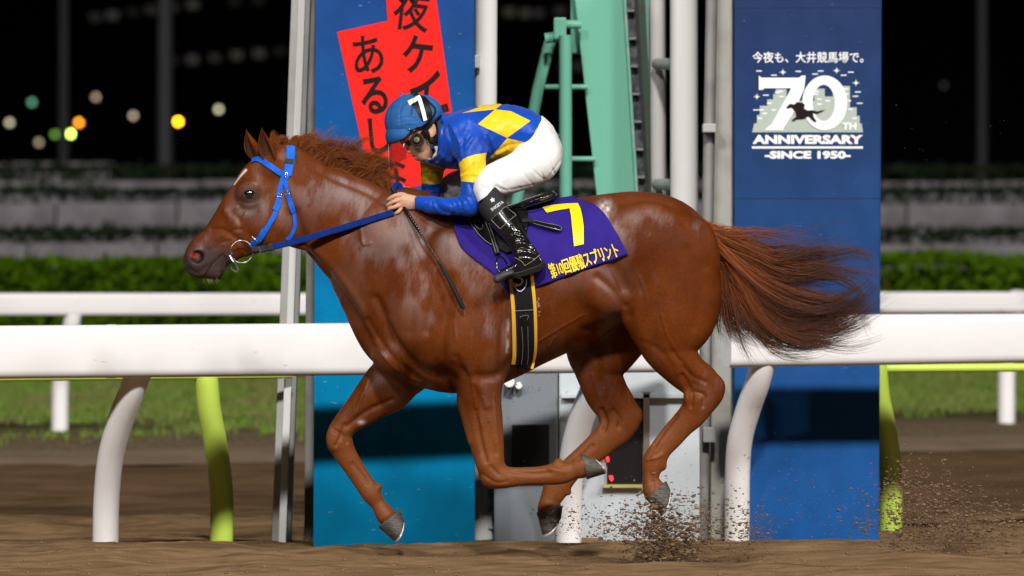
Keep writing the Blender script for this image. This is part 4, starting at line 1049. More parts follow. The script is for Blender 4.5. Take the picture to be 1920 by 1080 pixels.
# ---- ears: cupped leaves
def ear(tip, base, half_w, yo, turn, label=None):
    a = P(*base, YH + yo); b = P(*tip, YH + yo * 1.12); ax = b - a; L = np.linalg.norm(ax); ax /= L
    side = np.cross(ax, (0, 1.0, 0)); side /= np.linalg.norm(side); fw = np.cross(side, ax)
    ca, sa = math.cos(turn), math.sin(turn); side, fw = side * ca + fw * sa, fw * ca - side * sa
    n, k = 12, 15; out = []; inn = []
    for i in range(n + 1):
        t = i / n; w = half_w * (0.70 + 0.62 * math.sin(math.pi * min(1, t * 1.02) ** .85)) * (1 - t ** 3.2) + .0006
        bend = side * 0.012 * math.sin(t * 2.6)
        for lst, s in ((out, 1.0), (inn, 0.86)):
            for j in range(k):
                an = math.radians(-128 + 256 * j / (k - 1))
                lst.append(a + ax * L * t + bend + side * (math.sin(an) * w * s) + fw * ((math.cos(an) - 0.2) * w * s * .85))
    nn = (n + 1) * k; F = []
    for i in range(n):
        for j in range(k - 1):
            q = (i * k + j, i * k + j + 1, (i + 1) * k + j + 1, (i + 1) * k + j); F.append(q); F.append(tuple(x + nn for x in reversed(q)))
        for j in (0, k - 1):
            q = (i * k + j, (i + 1) * k + j, (i + 1) * k + j + nn, i * k + j + nn); F.append(q)
    F.append(tuple(n * k + j for j in range(k)) ); 
    me = mesh_py('ear', out + inn, F); fix_normals(me)
    for nme in ('muzzle', 'white_hair', 'lower_leg', 'damp', 'inner_nostril', 'hollow_shade'): put_attr(me, nme, np.zeros(len(me.vertices)))
    me.attributes['muzzle'].data.foreach_set('value', np.r_[np.zeros(nn), np.full(nn, .6)].astype(np.float32))
    return link('ear', me, M_coat, HS, True, label)
ear((493, 238), (510, 306), .030, -.048, .15, 'near ear turned with its dark inside showing')
ear((463, 242), (486, 300), .030, .050, .75)

# ---- hooves with shoes
M_hoof = mat('hoof_horn', (0.048, 0.043, 0.038), 0.5, 0.25, vary=(22, (0.085, 0.073, 0.06), 0.40, 0.62), bump=(50, 0.4), stretch=(1, 1, 3))
M_shoe = mat('worn_alloy', (0.40, 0.38, 0.35), 0.55, 0.5, metal=0.3)
def hoof(cf, ch, tf, hb, yo, wid=0.050):
    A = [P(*q, YH + yo) for q in (cf, ch, tf, hb)]; n = 28
    def ring(t, s=1.0):
        f = A[0] + (A[2] - A[0]) * t; h = A[1] + (A[3] - A[1]) * t; c = (f + h) / 2; ax_ = ((A[2] - A[0]) + (A[3] - A[1])); ax_ = ax_ / np.linalg.norm(ax_) * .016 * max(0, t); e = (f - h) / 2 * s; w = (wid + .012 * t) * s
        return [c + ax_ * math.sin(2 * math.pi * i / n) ** 2 * s + e * math.cos(2 * math.pi * i / n) + np.array((0, w * math.sin(2 * math.pi * i / n) * (1 if math.cos(2 * math.pi * i / n) > 0 else .9), 0)) for i in range(n)]
    rings = [ring(-.10, .96), ring(0, 1.02), ring(.12, 1.0), ring(.4), ring(.75), ring(.97), ring(1.0, .97), ring(.98, .72), ring(.93, .3)]
    V = sum(rings, []); F = [(i * n + j, i * n + (j + 1) % n, (i + 1) * n + (j + 1) % n, (i + 1) * n + j) for i in range(len(rings) - 1) for j in range(n)]
    F += [tuple(range(n)), tuple((len(rings) - 1) * n + j for j in range(n))]
    me = mesh_py('hoof', V, F); fix_normals(me); o = link('hoof', me, M_hoof, HS, True)
    rs = [ring(.985, 1.0), ring(1.07, 1.02), ring(1.07, .80), ring(.985, .78)]; V = []; F = []
    idx = [i for i in range(n) if math.cos(2 * math.pi * i / n) > -0.86]; idx = sorted(idx, key=lambda i: i if i < n / 2 else i - n)
    for r in rs: V += [r[i] for i in idx]
    k = len(idx)
    for a in range(4):
        for j in range(k - 1): F.append((a * k + j, a * k + j + 1, ((a + 1) % 4) * k + j + 1, ((a + 1) % 4) * k + j))
    F += [(0, k, 2 * k, 3 * k), (k - 1, 2 * k - 1, 3 * k - 1, 4 * k - 1)]
    me = mesh_py('shoe', V, F); fix_normals(me); link('shoe', me, M_shoe, o, False)
hoof((1103, 898), (1091, 851), (1133, 889), (1112, 859), NF)
hoof((711, 990), (751, 955), (739, 1015), (758, 974), FF)
hoof((1211, 936), (1250, 903), (1238, 965), (1257, 918), NH)
hoof((1007, 964), (1055, 950), (1017, 1003), (1052, 972), FH)

# ---- mane and tail: hair
def hair_mat(name, root, tip, tone):
    m = mat(name, root, 0.5, 0.18, sheen=0.0); nt = m.node_tree; b = nt.nodes['Principled BSDF']
    a = nt.nodes.new('ShaderNodeAttribute'); a.attribute_name = 'tip'; a2 = nt.nodes.new('ShaderNodeAttribute'); a2.attribute_name = 'tone'
    m1 = nt.nodes.new('ShaderNodeMix'); m1.data_type = 'RGBA'; m1.inputs[6].default_value = (*root, 1); m1.inputs[7].default_value = (*tip, 1); tr_ = nt.nodes.new('ShaderNodeMapRange'); tr_.inputs[2].default_value = .92; nt.links.new(a.outputs['Fac'], tr_.inputs[0]); nt.links.new(tr_.outputs[0], m1.inputs[0])
    m2 = nt.nodes.new('ShaderNodeMix'); m2.data_type = 'RGBA'; m2.blend_type = 'MULTIPLY'; m2.inputs[0].default_value = 1; nt.links.new(m1.outputs[2], m2.inputs[6])
    r = nt.nodes.new('ShaderNodeMapRange'); r.inputs[3].default_value = tone[0]; r.inputs[4].default_value = tone[1]; nt.links.new(a2.outputs['Fac'], r.inputs[0]); nt.links.new(r.outputs[0], m2.inputs[7])
    nt.links.new(m2.outputs[2], b.inputs['Base Color']); return m
M_mane = hair_mat('mane_hair', (0.13, 0.034, 0.007), (0.20, 0.058, 0.013), (0.4, 1.5))
M_tail = hair_mat('tail_hair', (0.25, 0.062, 0.010), (0.060, 0.026, 0.016), (0.5, 1.4))
def hair_from_guides(guides, n, npt, jit, yspread, seed, weights=None, clump=24, len_rng=(0.6, 1.0), root_j=3.0):
    """guides: list of photo px polylines ordered side by side; strands blend neighbours and gather in clumps"""
    g = np.random.default_rng(seed); G_ = []
    for q in guides:
        s = spline(q, 8); L = np.r_[0, np.cumsum(np.linalg.norm(np.diff(s, axis=0), axis=1))]; t = np.linspace(0, L[-1], npt)
        G_.append(np.stack([np.interp(t, L, s[:, 0]), np.interp(t, L, s[:, 1])], 1))
    G_ = np.array(G_); m = len(G_)
    nc = max(1, n // clump)
    w = np.array(weights if weights is not None else np.ones(m - 1), float); cw = np.cumsum(w) / w.sum()
    def pick(u):
        i = np.searchsorted(cw, u); lo = np.r_[0, cw][i]; return i + (u - lo) / (cw[i] - lo + 1e-9)
    cs = np.array([pick(u) for u in g.random(nc)]); cy = g.normal(0, 1, nc) * yspread; ct = g.normal(0, jit, (nc, 2)); cl = g.uniform(*len_rng, nc)
    cph = g.uniform(0, 6.28, nc)
    c = g.integers(0, nc, n); s = np.clip(cs[c] + g.normal(0, 0.07, n) * np.where(g.random(n) < .12, 3.2, .45), 0, m - 1.001)
    i = s.astype(int); f = (s - i)[:, None, None]
    base = G_[i] * (1 - f) + G_[i + 1] * f
    ln = cl[c] * g.uniform(0.82, 1.0, n); t = np.linspace(0, 1, npt)
    tt = t[None] * ln[:, None] * (npt - 1); k = np.clip(tt.astype(int), 0, npt - 2); fr = (tt - k)[..., None]
    tt = np.minimum(tt, npt - 1.001) if False else tt
    S = np.take_along_axis(base, np.repeat(k[..., None], 2, 2), 1) * (1 - fr) + np.take_along_axis(base, np.repeat(k[..., None] + 1, 2, 2), 1) * fr
    fly = (t ** 1.4)[None, :, None]
    S = S + ct[c][:, None] * fly + g.normal(0, jit * .16, (n, 1, 2)) * np.where(g.random(n) < .15, 3.5, 1.0)[:, None, None] * fly + g.normal(0, root_j, (n, 1, 2)) * (1 - .4 * t)[None, :, None]
    wv = np.sin(t[None] * g.uniform(5, 11, nc)[c][:, None] + cph[c][:, None] + g.normal(0, .18, n)[:, None]) * (jit * .50) * t[None]
    S[..., 1] += wv
    yo = cy[c][:, None] * (0.35 + .65 * t)[None] + g.normal(0, yspread * .22, (n, 1)) * (.4 + t[None]) + np.sin(t[None] * 5 + cph[c][:, None] * 2) * yspread * .25
    Y = YH + yo
    return np.stack([(S[..., 0] - 960) * Y / FPX, Y, CAMH - (S[..., 1] - HZ) * Y / FPX], 2)
tailg = [[(1318, 423), (1370, 435), (1440, 449), (1500, 450), (1550, 446), (1594, 434)],
         [(1320, 426), (1380, 446), (1450, 470), (1520, 472), (1570, 464), (1622, 474)],
         [(1322, 430), (1390, 466), (1460, 497), (1530, 492), (1600, 494), (1628, 524), (1604, 558)],
         [(1324, 434), (1392, 484), (1450, 522), (1512, 536), (1570, 548), (1612, 580)],
         [(1326, 438), (1390, 502), (1446, 552), (1510, 590), (1580, 598), (1652, 540)],
         [(1328, 442), (1382, 514), (1430, 582), (1490, 616), (1560, 616), (1640, 568)],
         [(1330, 446), (1374, 522), (1410, 588), (1460, 624), (1530, 632), (1600, 608)],
         [(1332, 450), (1366, 530), (1386, 588), (1412, 622), (1456, 640), (1500, 634)],
         [(1334, 454), (1358, 530), (1366, 584), (1384, 616), (1408, 634), (1432, 640)],
         [(1336, 458), (1350, 530), (1352, 578), (1360, 606), (1374, 622), (1392, 632)]]
S = hair_from_guides(tailg, 5000, 28, 21, 0.045, 41, weights=[.5, .6, .8, 1.2, 2.2, 2.0, 1.2, .8, .55], clump=34, len_rng=(.66, 1.08), root_j=4)
strands('tail', S, RNG.uniform(.0008, .0017, len(S)), M_tail, HS, 5)
S = hair_from_guides([[(1300, 410), (1335, 425), (1370, 445), (1405, 470)], [(1305, 425), (1340, 445), (1370, 475), (1395, 510)], [(1318, 440), (1340, 465), (1360, 500), (1375, 545)]], 900, 12, 7, 0.02, 44, root_j=4)
strands('dock_hair', S, RNG.uniform(.0009, .0017, len(S)), M_coat if False else M_tail, HS, 6)
maneg = [[(512, 292), (508, 275), (518, 258), (530, 250), (545, 262)],
         [(535, 275), (528, 262), (522, 262), (510, 285), (502, 300)],
         [(548, 272), (560, 262), (572, 258), (582, 268), (590, 285)],
         [(565, 282), (582, 268), (598, 272), (606, 290), (612, 305)],
         [(585, 296), (605, 278), (625, 280), (640, 292), (650, 306)],
         [(610, 314), (628, 294), (650, 286), (672, 290), (684, 305)],
         [(635, 328), (655, 305), (680, 292), (705, 296), (722, 306)],
         [(662, 342), (684, 318), (708, 304), (728, 308), (742, 320)],
         [(688, 356), (704, 334), (722, 322), (738, 330), (742, 348)],
         [(708, 370), (722, 350), (734, 346), (742, 362), (738, 385)],
         [(722, 384), (730, 366), (728, 372), (722, 392), (726, 410)]]
S = hair_from_guides(maneg, 3400, 18, 12, 0.024, 42, weights=[.5, .5, .7, .9, 1, 1.2, 1.3, 1.3, 1.1, .7], clump=30, len_rng=(.5, 1.05), root_j=4)
strands('mane', S, RNG.uniform(.0007, .0015, len(S)), M_mane, HS, 7)
S = hair_from_guides([[(1330, 428), (1420, 440), (1500, 440), (1560, 432), (1600, 428)], [(1335, 432), (1430, 452), (1520, 468), (1580, 462), (1632, 470)], [(1340, 440), (1450, 486), (1540, 486), (1605, 492), (1632, 528), (1604, 560)], [(1345, 450), (1450, 540), (1540, 585), (1610, 560), (1655, 530)],
                      [(1345, 460), (1410, 560), (1480, 632), (1550, 640), (1620, 606)], [(1342, 470), (1385, 560), (1420, 620), (1460, 646), (1500, 648)], [(1340, 475), (1362, 560), (1375, 612), (1400, 640), (1425, 652)], [(1338, 478), (1346, 550), (1350, 590), (1352, 615), (1366, 632)]], 620, 26, 26, .05, 47, clump=7, len_rng=(.6, 1.05), root_j=7)
strands('tail_wisps', S, RNG.uniform(.0006, .0011, len(S)), M_tail, HS, 15)
S = hair_from_guides([[(548, 280), (560, 262), (578, 258), (580, 278)], [(585, 296), (606, 268), (632, 272), (640, 300)], [(620, 318), (648, 280), (684, 280), (700, 300)], [(660, 340), (692, 298), (728, 298), (745, 318)], [(700, 366), (720, 334), (744, 330), (748, 360)]], 260, 18, 15, .03, 48, clump=6, len_rng=(.6, 1.15), root_j=5)
strands('mane_wisps', S, RNG.uniform(.0006, .0010, len(S)), M_mane, HS, 16)
# shorter hair lying back along the crest and over the withers
crest = [[(560, 300), (590, 306), (615, 318)], [(610, 324), (640, 330), (668, 342)], [(650, 342), (685, 344), (712, 358)], [(690, 360), (722, 352), (742, 368)], [(740, 380), (770, 364), (800, 366), (830, 374)]]
S = hair_from_guides(crest, 1500, 12, 6, 0.018, 43, clump=20, len_rng=(.6, 1.0), root_j=6)
strands('crest_hair', S, RNG.uniform(.0007, .0014, len(S)), M_mane, HS, 8)
# chin whiskers
g = np.random.default_rng(9); W = []
for _ in range(60):
    x = g.uniform(378, 412); p0 = P(x, 521 + 4 * math.sin((x - 378) / 10), YH + g.normal(0, .02)); l = g.uniform(.008, .026); d = np.array((g.normal(.25, .3), g.normal(0, .3), -1)); d /= np.linalg.norm(d)
    W.append([p0 + d * l * t for t in np.linspace(-.2, 1, 5)])
wk = strands('whiskers', np.array(W), np.full(60, .0006), hair_mat('whisker', (.25, .18, .12), (.35, .28, .2), (.6, 1.3)), HS, 9)
wk['kind'] = 'stuff'
# ================================================================== TACK
M_blue = mat('blue_webbing', (0.006, 0.105, 0.55), 0.6, 0.15, vary=(40, (0.005, 0.08, 0.42), 0.4, 0.65), bump=(300, 0.25, 2, 0.002))
M_rein = mat('navy_rein_cloth', (0.005, 0.022, 0.145), 0.7, 0.04, vary=(60, (0.004, 0.016, 0.11), 0.4, 0.65), bump=(320, 0.3, 2, 0.002))
M_leather = mat('black_leather', (0.006, 0.0055, 0.0055), 0.45, 0.16, bump=(160, 0.2, 3, 0.002))
M_patent = mat('black_patent_leather', (0.006, 0.006, 0.006), 0.20, 0.4, coat=0.7, coat_rough=0.13, bump=(14, 0.06, 1, 0.006))
M_steel = mat('polished_steel', (0.72, 0.72, 0.74), 0.16, 0.5, metal=1.0)
M_stitch = mat('pale_stitching', (0.27, 0.25, 0.21), 0.7, 0.2)
M_yellow = mat('yellow_felt', (0.62, 0.34, 0.03), 0.8, 0.2, bump=(200, 0.3, 2, 0.002))
M_web = mat('black_elastic_web', (0.008, 0.008, 0.009), 0.7, 0.12, bump=(240, 0.3, 2, 0.002))
M_print_w = mat('white_fabric_print', (0.62, 0.62, 0.62), 0.6, 0.3)

BR = thing('bridle', 'bright blue webbing racing bridle with ring bit on the chestnut horse', 'bridle', tuple(P(500, 420, 24.9)))
def strap(name, line, w, th, m, off=.003, lab=None, par=None):
    mb, q, n = strap_on(TB, line, w, th, off); return mb.build(name, m, par or BR, False, lab), q, n
strap('browband', [(474, 302), (486, 300), (505, 311), (524, 324), (542, 334)], 11, .004, M_blue, .005)
strap('headpiece', [(545, 276), (545, 290), (542, 310), (539, 330)], 16, .005, M_blue, .006)
strap('headpiece_lining', [(546, 280), (547, 295), (543, 312)], 21, .003, M_leather, .003)
strap('velcro_patch', [(541.5, 299), (540.5, 308)], 17, .003, M_leather, .0135)
strap('cheekpiece', [(532, 326), (527, 345), (523, 365), (521, 385), (514, 405), (505, 420), (494, 440), (485, 450), (468, 461)], 9, .004, M_blue, .004)
strap('cheek_loop', [(524, 374), (521, 384), (516, 395)], 11.5, .004, M_blue, .008)
strap('cheek_loop', [(497, 430), (488, 446), (474, 456)], 11.5, .004, M_blue, .008)
strap('throatlatch', [(534, 334), (537, 350), (542, 368), (547, 385), (551, 405), (551, 425), (546, 440), (538, 449)], 7.5, .004, M_blue, .004)
strap('throatlatch_loop', [(541, 366), (546, 382), (549, 398)], 9.5, .004, M_blue, .008)
def buckle(tree, x, y, ang, w, h, m, par, off=.012, rad=.0016):
    pts = [(-w, -h), (w, -h), (w, h), (-w, h), (-w, -h)]; a = math.radians(ang); q = []
    for i in range(4):
        for t in np.linspace(0, 1, 4)[:-1]:
            px_ = pts[i][0] * (1 - t) + pts[i + 1][0] * t; py_ = pts[i][1] * (1 - t) + pts[i + 1][1] * t
            q.append(hit(tree, x + px_ * math.cos(a) - py_ * math.sin(a), y + px_ * math.sin(a) + py_ * math.cos(a), off)[0])
    q.append(q[0]); mb = MB(); mb.tube(q, [rad] * len(q), 8); return mb.build('buckle', m, par, True)
buckle(TB, 536, 329, 100, 5, 2.5, M_steel, BR); buckle(TB, 523, 367, 115, 2.5, 5, M_steel, BR); buckle(TB, 540, 362, 80, 2.5, 4.5, M_steel, BR); buckle(TB, 478, 449, 125, 3.5, 6, M_steel, BR)
# bit
YB = 24.905
mb = MB(); q = [P(453 + 21 * math.cos(a), 472 + 21 * math.sin(a), YB + .006 * math.cos(a)) for a in np.linspace(0, 2 * math.pi, 41)]; mb.tube(q, [.0030] * 41, 8, cap=False); mb.build('bit_ring', mat('worn_steel', (0.38, 0.38, 0.39), 0.25, 0.5, metal=1.0), BR, True)
mb = MB(); q = spline([P(420, 475, 24.955), P(426, 479, 24.93), P(434, 486, 24.90), P(440, 484, 24.895)], 5); mb.tube(q, [.0045] * len(q), 8); mb.tube([P(431, 480, 24.905), P(437, 490, 24.895)], .006, 8); mb.build('mouthpiece', M_steel, BR, True)
mb = MB(); mb.tube([P(434, 473, 24.90), P(434, 475, 24.895)], .006, 10); mb.build('bit_bearing', M_steel, BR, True)
mb = MB(); q = spline([P(433, 499, 24.93), P(436, 505, 24.95), P(443, 509, 25.0), P(446, 507, 25.0), P(443, 496, 24.95), P(435, 485, 24.915)], 6); mb.tube(q, [.0036] * len(q), 8); mb.build('chin_ring', M_steel, BR, True)
# reins
def rein(line, ys, w, th, name, m):
    p = spline([(x, y, Y) for (x, y), Y in zip(line, ys)], 8); q = []; n = []
    for x, y, Y in p:
        h_, _ = hit(TB, x, y, 0.0, 30.0); yy = min(Y, h_[1] - .010); q.append(P(x, y, yy)); n.append((0, -1, .15))
    q = np.array(q); k = q.copy()
    for _ in range(4): k[1:-1, 1] = np.minimum(q[1:-1, 1], (k[:-2, 1] + 2 * k[1:-1, 1] + k[2:, 1]) / 4)
    mb = MB(); ribbon(mb, k, n, np.asarray(w) * 24.85 / FPX, th); return mb.build(name, m, BR)
rein([(472, 468), (492, 467), (514, 463)], [24.89, 24.89, 24.885], 11, .006, 'rein_billet', M_leather)
rein([(512, 463), (560, 451), (620, 434), (680, 416), (738, 398)], [24.885, 24.875, 24.865, 24.86, 24.85], 12, .006, 'rein', M_rein)
rein([(488, 468), (498, 466)], [24.882, 24.882], 14, .006, 'keeper', M_leather); rein([(504, 465), (513, 463)], [24.88, 24.88], 14, .006, 'keeper', M_leather)
mb = MB(); mb.tube([P(485, 461, 24.875), P(494, 460, 24.874), P(488, 474, 24.874), P(485, 461, 24.875)], .0018, 6); mb.build('buckle', M_steel, BR, True)
# loose end of the reins bunched above the hands
mb = MB(); q = spline([P(741, 368, 24.93), P(738, 355, 24.945), P(744, 346, 24.955), P(751, 350, 24.96), P(752, 366, 24.95)], 6); ribbon(mb, q, [(0, -1, 0)] * len(q), .024, .006); mb.build('rein_bight', M_rein, BR)

# ---- saddle cloth
M_cloth = mat('purple_cloth', (0.028, 0.015, 0.185), 0.8, 0.08, vary=(7, (0.024, 0.012, 0.155), 0.4, 0.65), bump=(260, 0.22, 2, 0.002), bump2=(7, 0.25, 3, 0.012))
M_ynum = mat('yellow_vinyl', (0.80, 0.58, 0.008), 0.38, 0.3)
SCL = thing('saddle_cloth', 'purple saddle cloth with yellow number 7 under the jockey\'s boot', 'saddle cloth', tuple(P(1010, 450, 24.75)))
Fr = spline([(846, 402), (848, 420), (856, 443), (865, 465), (892, 489), (927, 516), (957, 555)], 4); Bk = spline([(1076, 374.5), (1097, 380), (1114, 386), (1135, 404), (1157, 440), (1178, 476)], 5)
def resamp(p, n):
    L = np.r_[0, np.cumsum(np.linalg.norm(np.diff(p, axis=0), axis=1))]; t = np.linspace(0, L[-1], n); return np.stack([np.interp(t, L, p[:, i]) for i in range(p.shape[1])], 1)
nv, nu = 40, 56; Fr = resamp(Fr, nv); Bk = resamp(Bk, nv)
Q = np.zeros((nv, nu, 3)); N = np.zeros((nv, nu, 3))
lift = np.zeros(nu)                          # start each column just below the horse's topline
for i in range(nu):
    u = i / (nu - 1); p = Fr[0] * (1 - u) + Bk[0] * u; p[1] = np.interp(p[0], [846, 930, 985, 1038, 1076], [402, 402, 394, 379, 374.5])
    for k in range(60):
        y = max(p[1] - 1, p[1] - 15 + k); d_ = Vector(P(p[0], y, 1.0)) - CAM
        if TB.ray_cast(CAM + d_ * 20, d_.normalized())[0] is not None: break
    lift[i] = y + 1.2 - (Fr[0] * (1 - u) + Bk[0] * u)[1]
lift = np.convolve(np.r_[[lift[0]] * 3, lift, [lift[-1]] * 3], np.ones(7) / 7, 'valid')
for j in range(nv):
    for i in range(nu):
        u = i / (nu - 1); p = Fr[j] * (1 - u) + Bk[j] * u; w = j / (nv - 1)
        p[1] += lift[i] * max(0, 1 - w * 3.0)
        Q[j, i], N[j, i] = hit(TB, p[0], p[1], .006)
for _ in range(6):
    Q[1:-1, 1:-1] = (Q[:-2, 1:-1] + Q[2:, 1:-1] + Q[1:-1, :-2] + Q[1:-1, 2:] + 2 * Q[1:-1, 1:-1]) / 6
    N[1:-1, 1:-1] = (N[:-2, 1:-1] + N[2:, 1:-1] + N[1:-1, :-2] + N[1:-1, 2:] + 2 * N[1:-1, 1:-1]) / 6
N /= np.linalg.norm(N, axis=2, keepdims=True)
jj, ii = np.mgrid[0:nv, 0:nu]
rip = .004 * np.sin(ii * .55 + jj * .12) * (jj / nv) ** 2 + .003 * vnoise(ii * .25, jj * .25, 81) + .006 * ((jj / (nv - 1)) > .97)
Q = Q + N * (rip + .004)[..., None]
# far half hangs the same way over the other flank
def mirror(p): r = p.copy(); r[..., 1] = 2 * YH - r[..., 1]; s = (r[..., 1:2]) / p[..., 1:2]; r[..., 0:1] = p[..., 0:1]; return r
top_gap = 8; over = []
M2 = mirror(Q)
strip = np.concatenate([Q[::-1], np.stack([Q[0] + (M2[0] - Q[0]) * t + np.array((0, 0, .012)) * math.sin(math.pi * t) for t in np.linspace(0, 1, top_gap + 2)[1:-1]]), M2], 0)
nr = strip.shape[0]; V = strip.reshape(-1, 3); i0 = (np.arange(nr - 1)[:, None] * nu + np.arange(nu - 1)[None]).ravel()
cl_me = mesh_np('cloth', V, np.stack([i0, i0 + 1, i0 + nu + 1, i0 + nu], 1)); fix_normals(cl_me)
cl = link('cloth', cl_me, M_cloth, SCL, True)
sm = cl.modifiers.new('thickness', 'SOLIDIFY'); sm.thickness = .005; sm.offset = -1
TC = bvh(cl_me)
sev = [(1017.5, 391.3), (1035, 386.7), (1060, 384), (1084, 383), (1089, 393), (1092.5, 410), (1094.7, 427), (1095, 458.3), (1076.5, 462.5), (1075, 445), (1073.3, 426.7), (1071, 405), (1068.3, 392.5), (1047, 396), (1026, 400.8)]
v2, f2 = poly_tris(sev, 2); print_on(TC, 'number_seven', v2, f2, M_ynum, SCL, .007)
tv, tf = text_mesh('第10回優駿スプリント', 0.0)
bl = np.array((1035., 523)); br = np.array((1163., 481)); tl = np.array((1026., 496)); tr = np.array((1152., 454))
q2 = [(bl * (1 - x) + br * x) * (1 - y) + (tl * (1 - x) + tr * x) * y for x, y in tv]; 
lv = []; lf = []
for k_, (sx_, sy_) in enumerate(((-.55, 0), (.55, -.1), (0, .45))):         # heavy strokes: the print is laid on in three passes
    lf += [tuple(i_ + len(lv) for i_ in t_) for t_ in tf]; lv += [hit(TC, a_[0] + sx_, a_[1] + sy_, .008 + .0004 * k_)[0] for a_ in q2]
lm = mesh_py('lettering', lv, lf); fix_normals(lm); link('lettering', lm, M_ynum, SCL)

# ---- saddle with girth, leathers and stirrup
SD = thing('saddle', 'small black racing saddle with yellow edged girth and stirrup', 'saddle', tuple(P(960, 400, 24.8)))
def sdf_part(name, prims, m, par, h=.004, sm=1, lab=None, pad=.02, box=None):
    lo, hi = box; f = Field(np.array(lo) - pad, np.array(hi) + pad, h)
    for p in prims: p(f)
    me = f.mesh(name); relax(me, sm, .4); return link(name, me, m, par, True, lab)
# raised seat with its tail
st = stations([('c', 905, 398, 12, .08, 0), ('c', 935, 396, 10, .09, 0), ('c', 962, 391, 8, .11, 0), ('c', 990, 381, 9, .145, 0), ('c', 1015, 372, 9.5, .155, 0), ('c', 1035, 366, 9, .13, 0)], YH - .02)
seat = sdf_part('seat', [lambda f: f.chain(st, k=.02)], M_patent, SD, box=(P(885, 415, YH - .2), P(1055, 345, YH + .2)))
mb = MB(); q = spline([P(962, 395, 24.85), P(985, 389, 24.83), P(1010, 381, 24.82), P(1032, 374, 24.84), P(1046, 366, 24.89), P(1044, 360, 24.95), P(1034, 357, 25.0)], 6); mb.tube(q, [.0035] * len(q), 8); mb.build('piping', M_leather, SD, True)
def flap_on(name, poly, m, off, th, par, lab=None):
    v2, f2 = poly_tris(poly, 2); a = [hit(TC, x, y, off)[0] for x, y in v2]; n = len(a)
    me = mesh_py(name, a, f2); fix_normals(me)
    if sum(p.normal.y * p.area for p in me.polygons) > 0: me.flip_normals()
    o = link(name, me, m, par, True, lab); s_ = o.modifiers.new('thickness', 'SOLIDIFY'); s_.thickness = th; s_.offset = 1; return o
flap = flap_on('flap', [(878, 402), (900, 392), (960, 388), (985, 394), (990, 402), (991, 420), (988, 442), (975, 470), (950, 478), (930, 465), (914, 455), (898, 441), (884, 422)], M_leather, .008, .006, SD)
flap_on('rear_panel', [(965, 398), (984, 395), (990, 404), (991, 424), (987, 438), (976, 420)], M_patent, .018, .004, SD)
def line_on(tree, pts, r, m, name, par, off):
    p = spline(pts, 6); q = [hit(tree, x, y, off)[0] for x, y in p]; mb = MB(); mb.tube(q, [r] * len(q), 6); return mb.build(name, m, par, True)
line_on(TC, [(879, 403), (883, 421), (897, 441), (913, 455), (928, 464)], .0016, M_stitch, 'stitch_line', SD, .015)
line_on(TC, [(888, 418), (896, 416), (905, 422), (907, 430), (901, 433), (893, 427), (888, 418)], .0010, M_stitch, 'badge_outline', SD, .0155)
mb, q, n = strap_on(TC, [(905, 402), (914, 418), (924, 445), (934, 478)], 11, .005, .018); mb.build('stirrup_leather', M_leather, SD)
for dx in (-2.6, 2.2): line_on(TC, [(906 + dx, 404), (914 + dx, 418), (924 + dx, 445), (934 + dx, 477)], .0013, M_stitch, 'stitch_line', SD, .0245)
mb, q, n = strap_on(TC, [(980, 419), (1000, 422), (1030, 430), (1053, 435)], 9.5, .006, .024, sm=4); mb.build('surcingle_tail', M_patent, SD)
line_on(TC, [(1002, 421), (1030, 427), (1050, 431), (1054, 435), (1050, 438), (1028, 433), (1002, 427)], .0009, M_stitch, 'stitch_line', SD, .033)
YS = 24.585
mb = MB()
q = spline([P(934, 480, YS + .03), P(931, 490, YS), P(932, 502, YS - .01), P(938, 511, YS - .02)], 5); mb.tube(q, [.0045] * len(q), 8)
q = spline([P(934, 480, YS + .03), P(943, 484, YS + .05), P(951, 496, YS + .07), P(954, 506, YS + .07)], 5); mb.tube(q, [.0045] * len(q), 8)
stirrup = mb.build('stirrup', M_steel if False else M_patent, SD, True)
sdf_part('stirrup_pad', [lambda f: f.chain(stations([('c', 933, 523, 8.5, .035, 0), ('c', 945, 516, 8, .04, 0), ('c', 958, 512, 6, .04, 0)], YS + .01), k=.01)], mat('grey_rubber_tread', (0.045, 0.047, 0.05), 0.6, 0.4), SD, .003, box=(P(920, 540, YS - .05), P(970, 500, YS + .08)))
# girth over barrel
gl = [(976, 505), (980, 540), (983, 575), (984, 610), (984, 645), (982.5, 665), (980, 678)]
TB2 = TB
def band(name, line, w, th, off, m):
    p = spline(line, 6); H_ = [hit(TB2, x, y, off, 24.75) for x, y in p]; q = np.array([h[0] for h in H_]); n = np.array([h[1] for h in H_])
    for _ in range(3): q[1:-1] = (q[:-2] + 2 * q[1:-1] + q[2:]) / 4; n[1:-1] = (n[:-2] + 2 * n[1:-1] + n[2:]) / 4
    # carry it on under the belly and up the far side
    last = q[-1].copy(); k = 9; bel = []; bn = []
    for t in np.linspace(0, 1, k)[1:]:
        a = math.pi * t; bel.append((last[0] - .012 * math.sin(a), YH - (YH - last[1]) * math.cos(a), last[2] - .03 * math.sin(a))); bn.append((0, -math.cos(a), -math.sin(a)))
    mir = q[::-1].copy(); mir[:, 1] = 2 * YH - mir[:, 1]; mn = n[::-1].copy(); mn[:, 1] *= -1
    q = np.vstack([q, bel, mir[1:]]); n = np.vstack([n, bn, mn[1:]])
    mb = MB(); ribbon(mb, q, n, w * 24.75 / FPX, th); return mb.build(name, m, SD)
G_ = band('girth_edging', [(x - .5, y) for x, y in gl], 47, .010, .002, M_yellow)
band('girth', gl, 34, .010, .006, M_web)
band('girth_stay', [(982, 590), (983, 615), (983, 645), (981, 665), (978, 677)], 11, .006, .0215, M_leather)
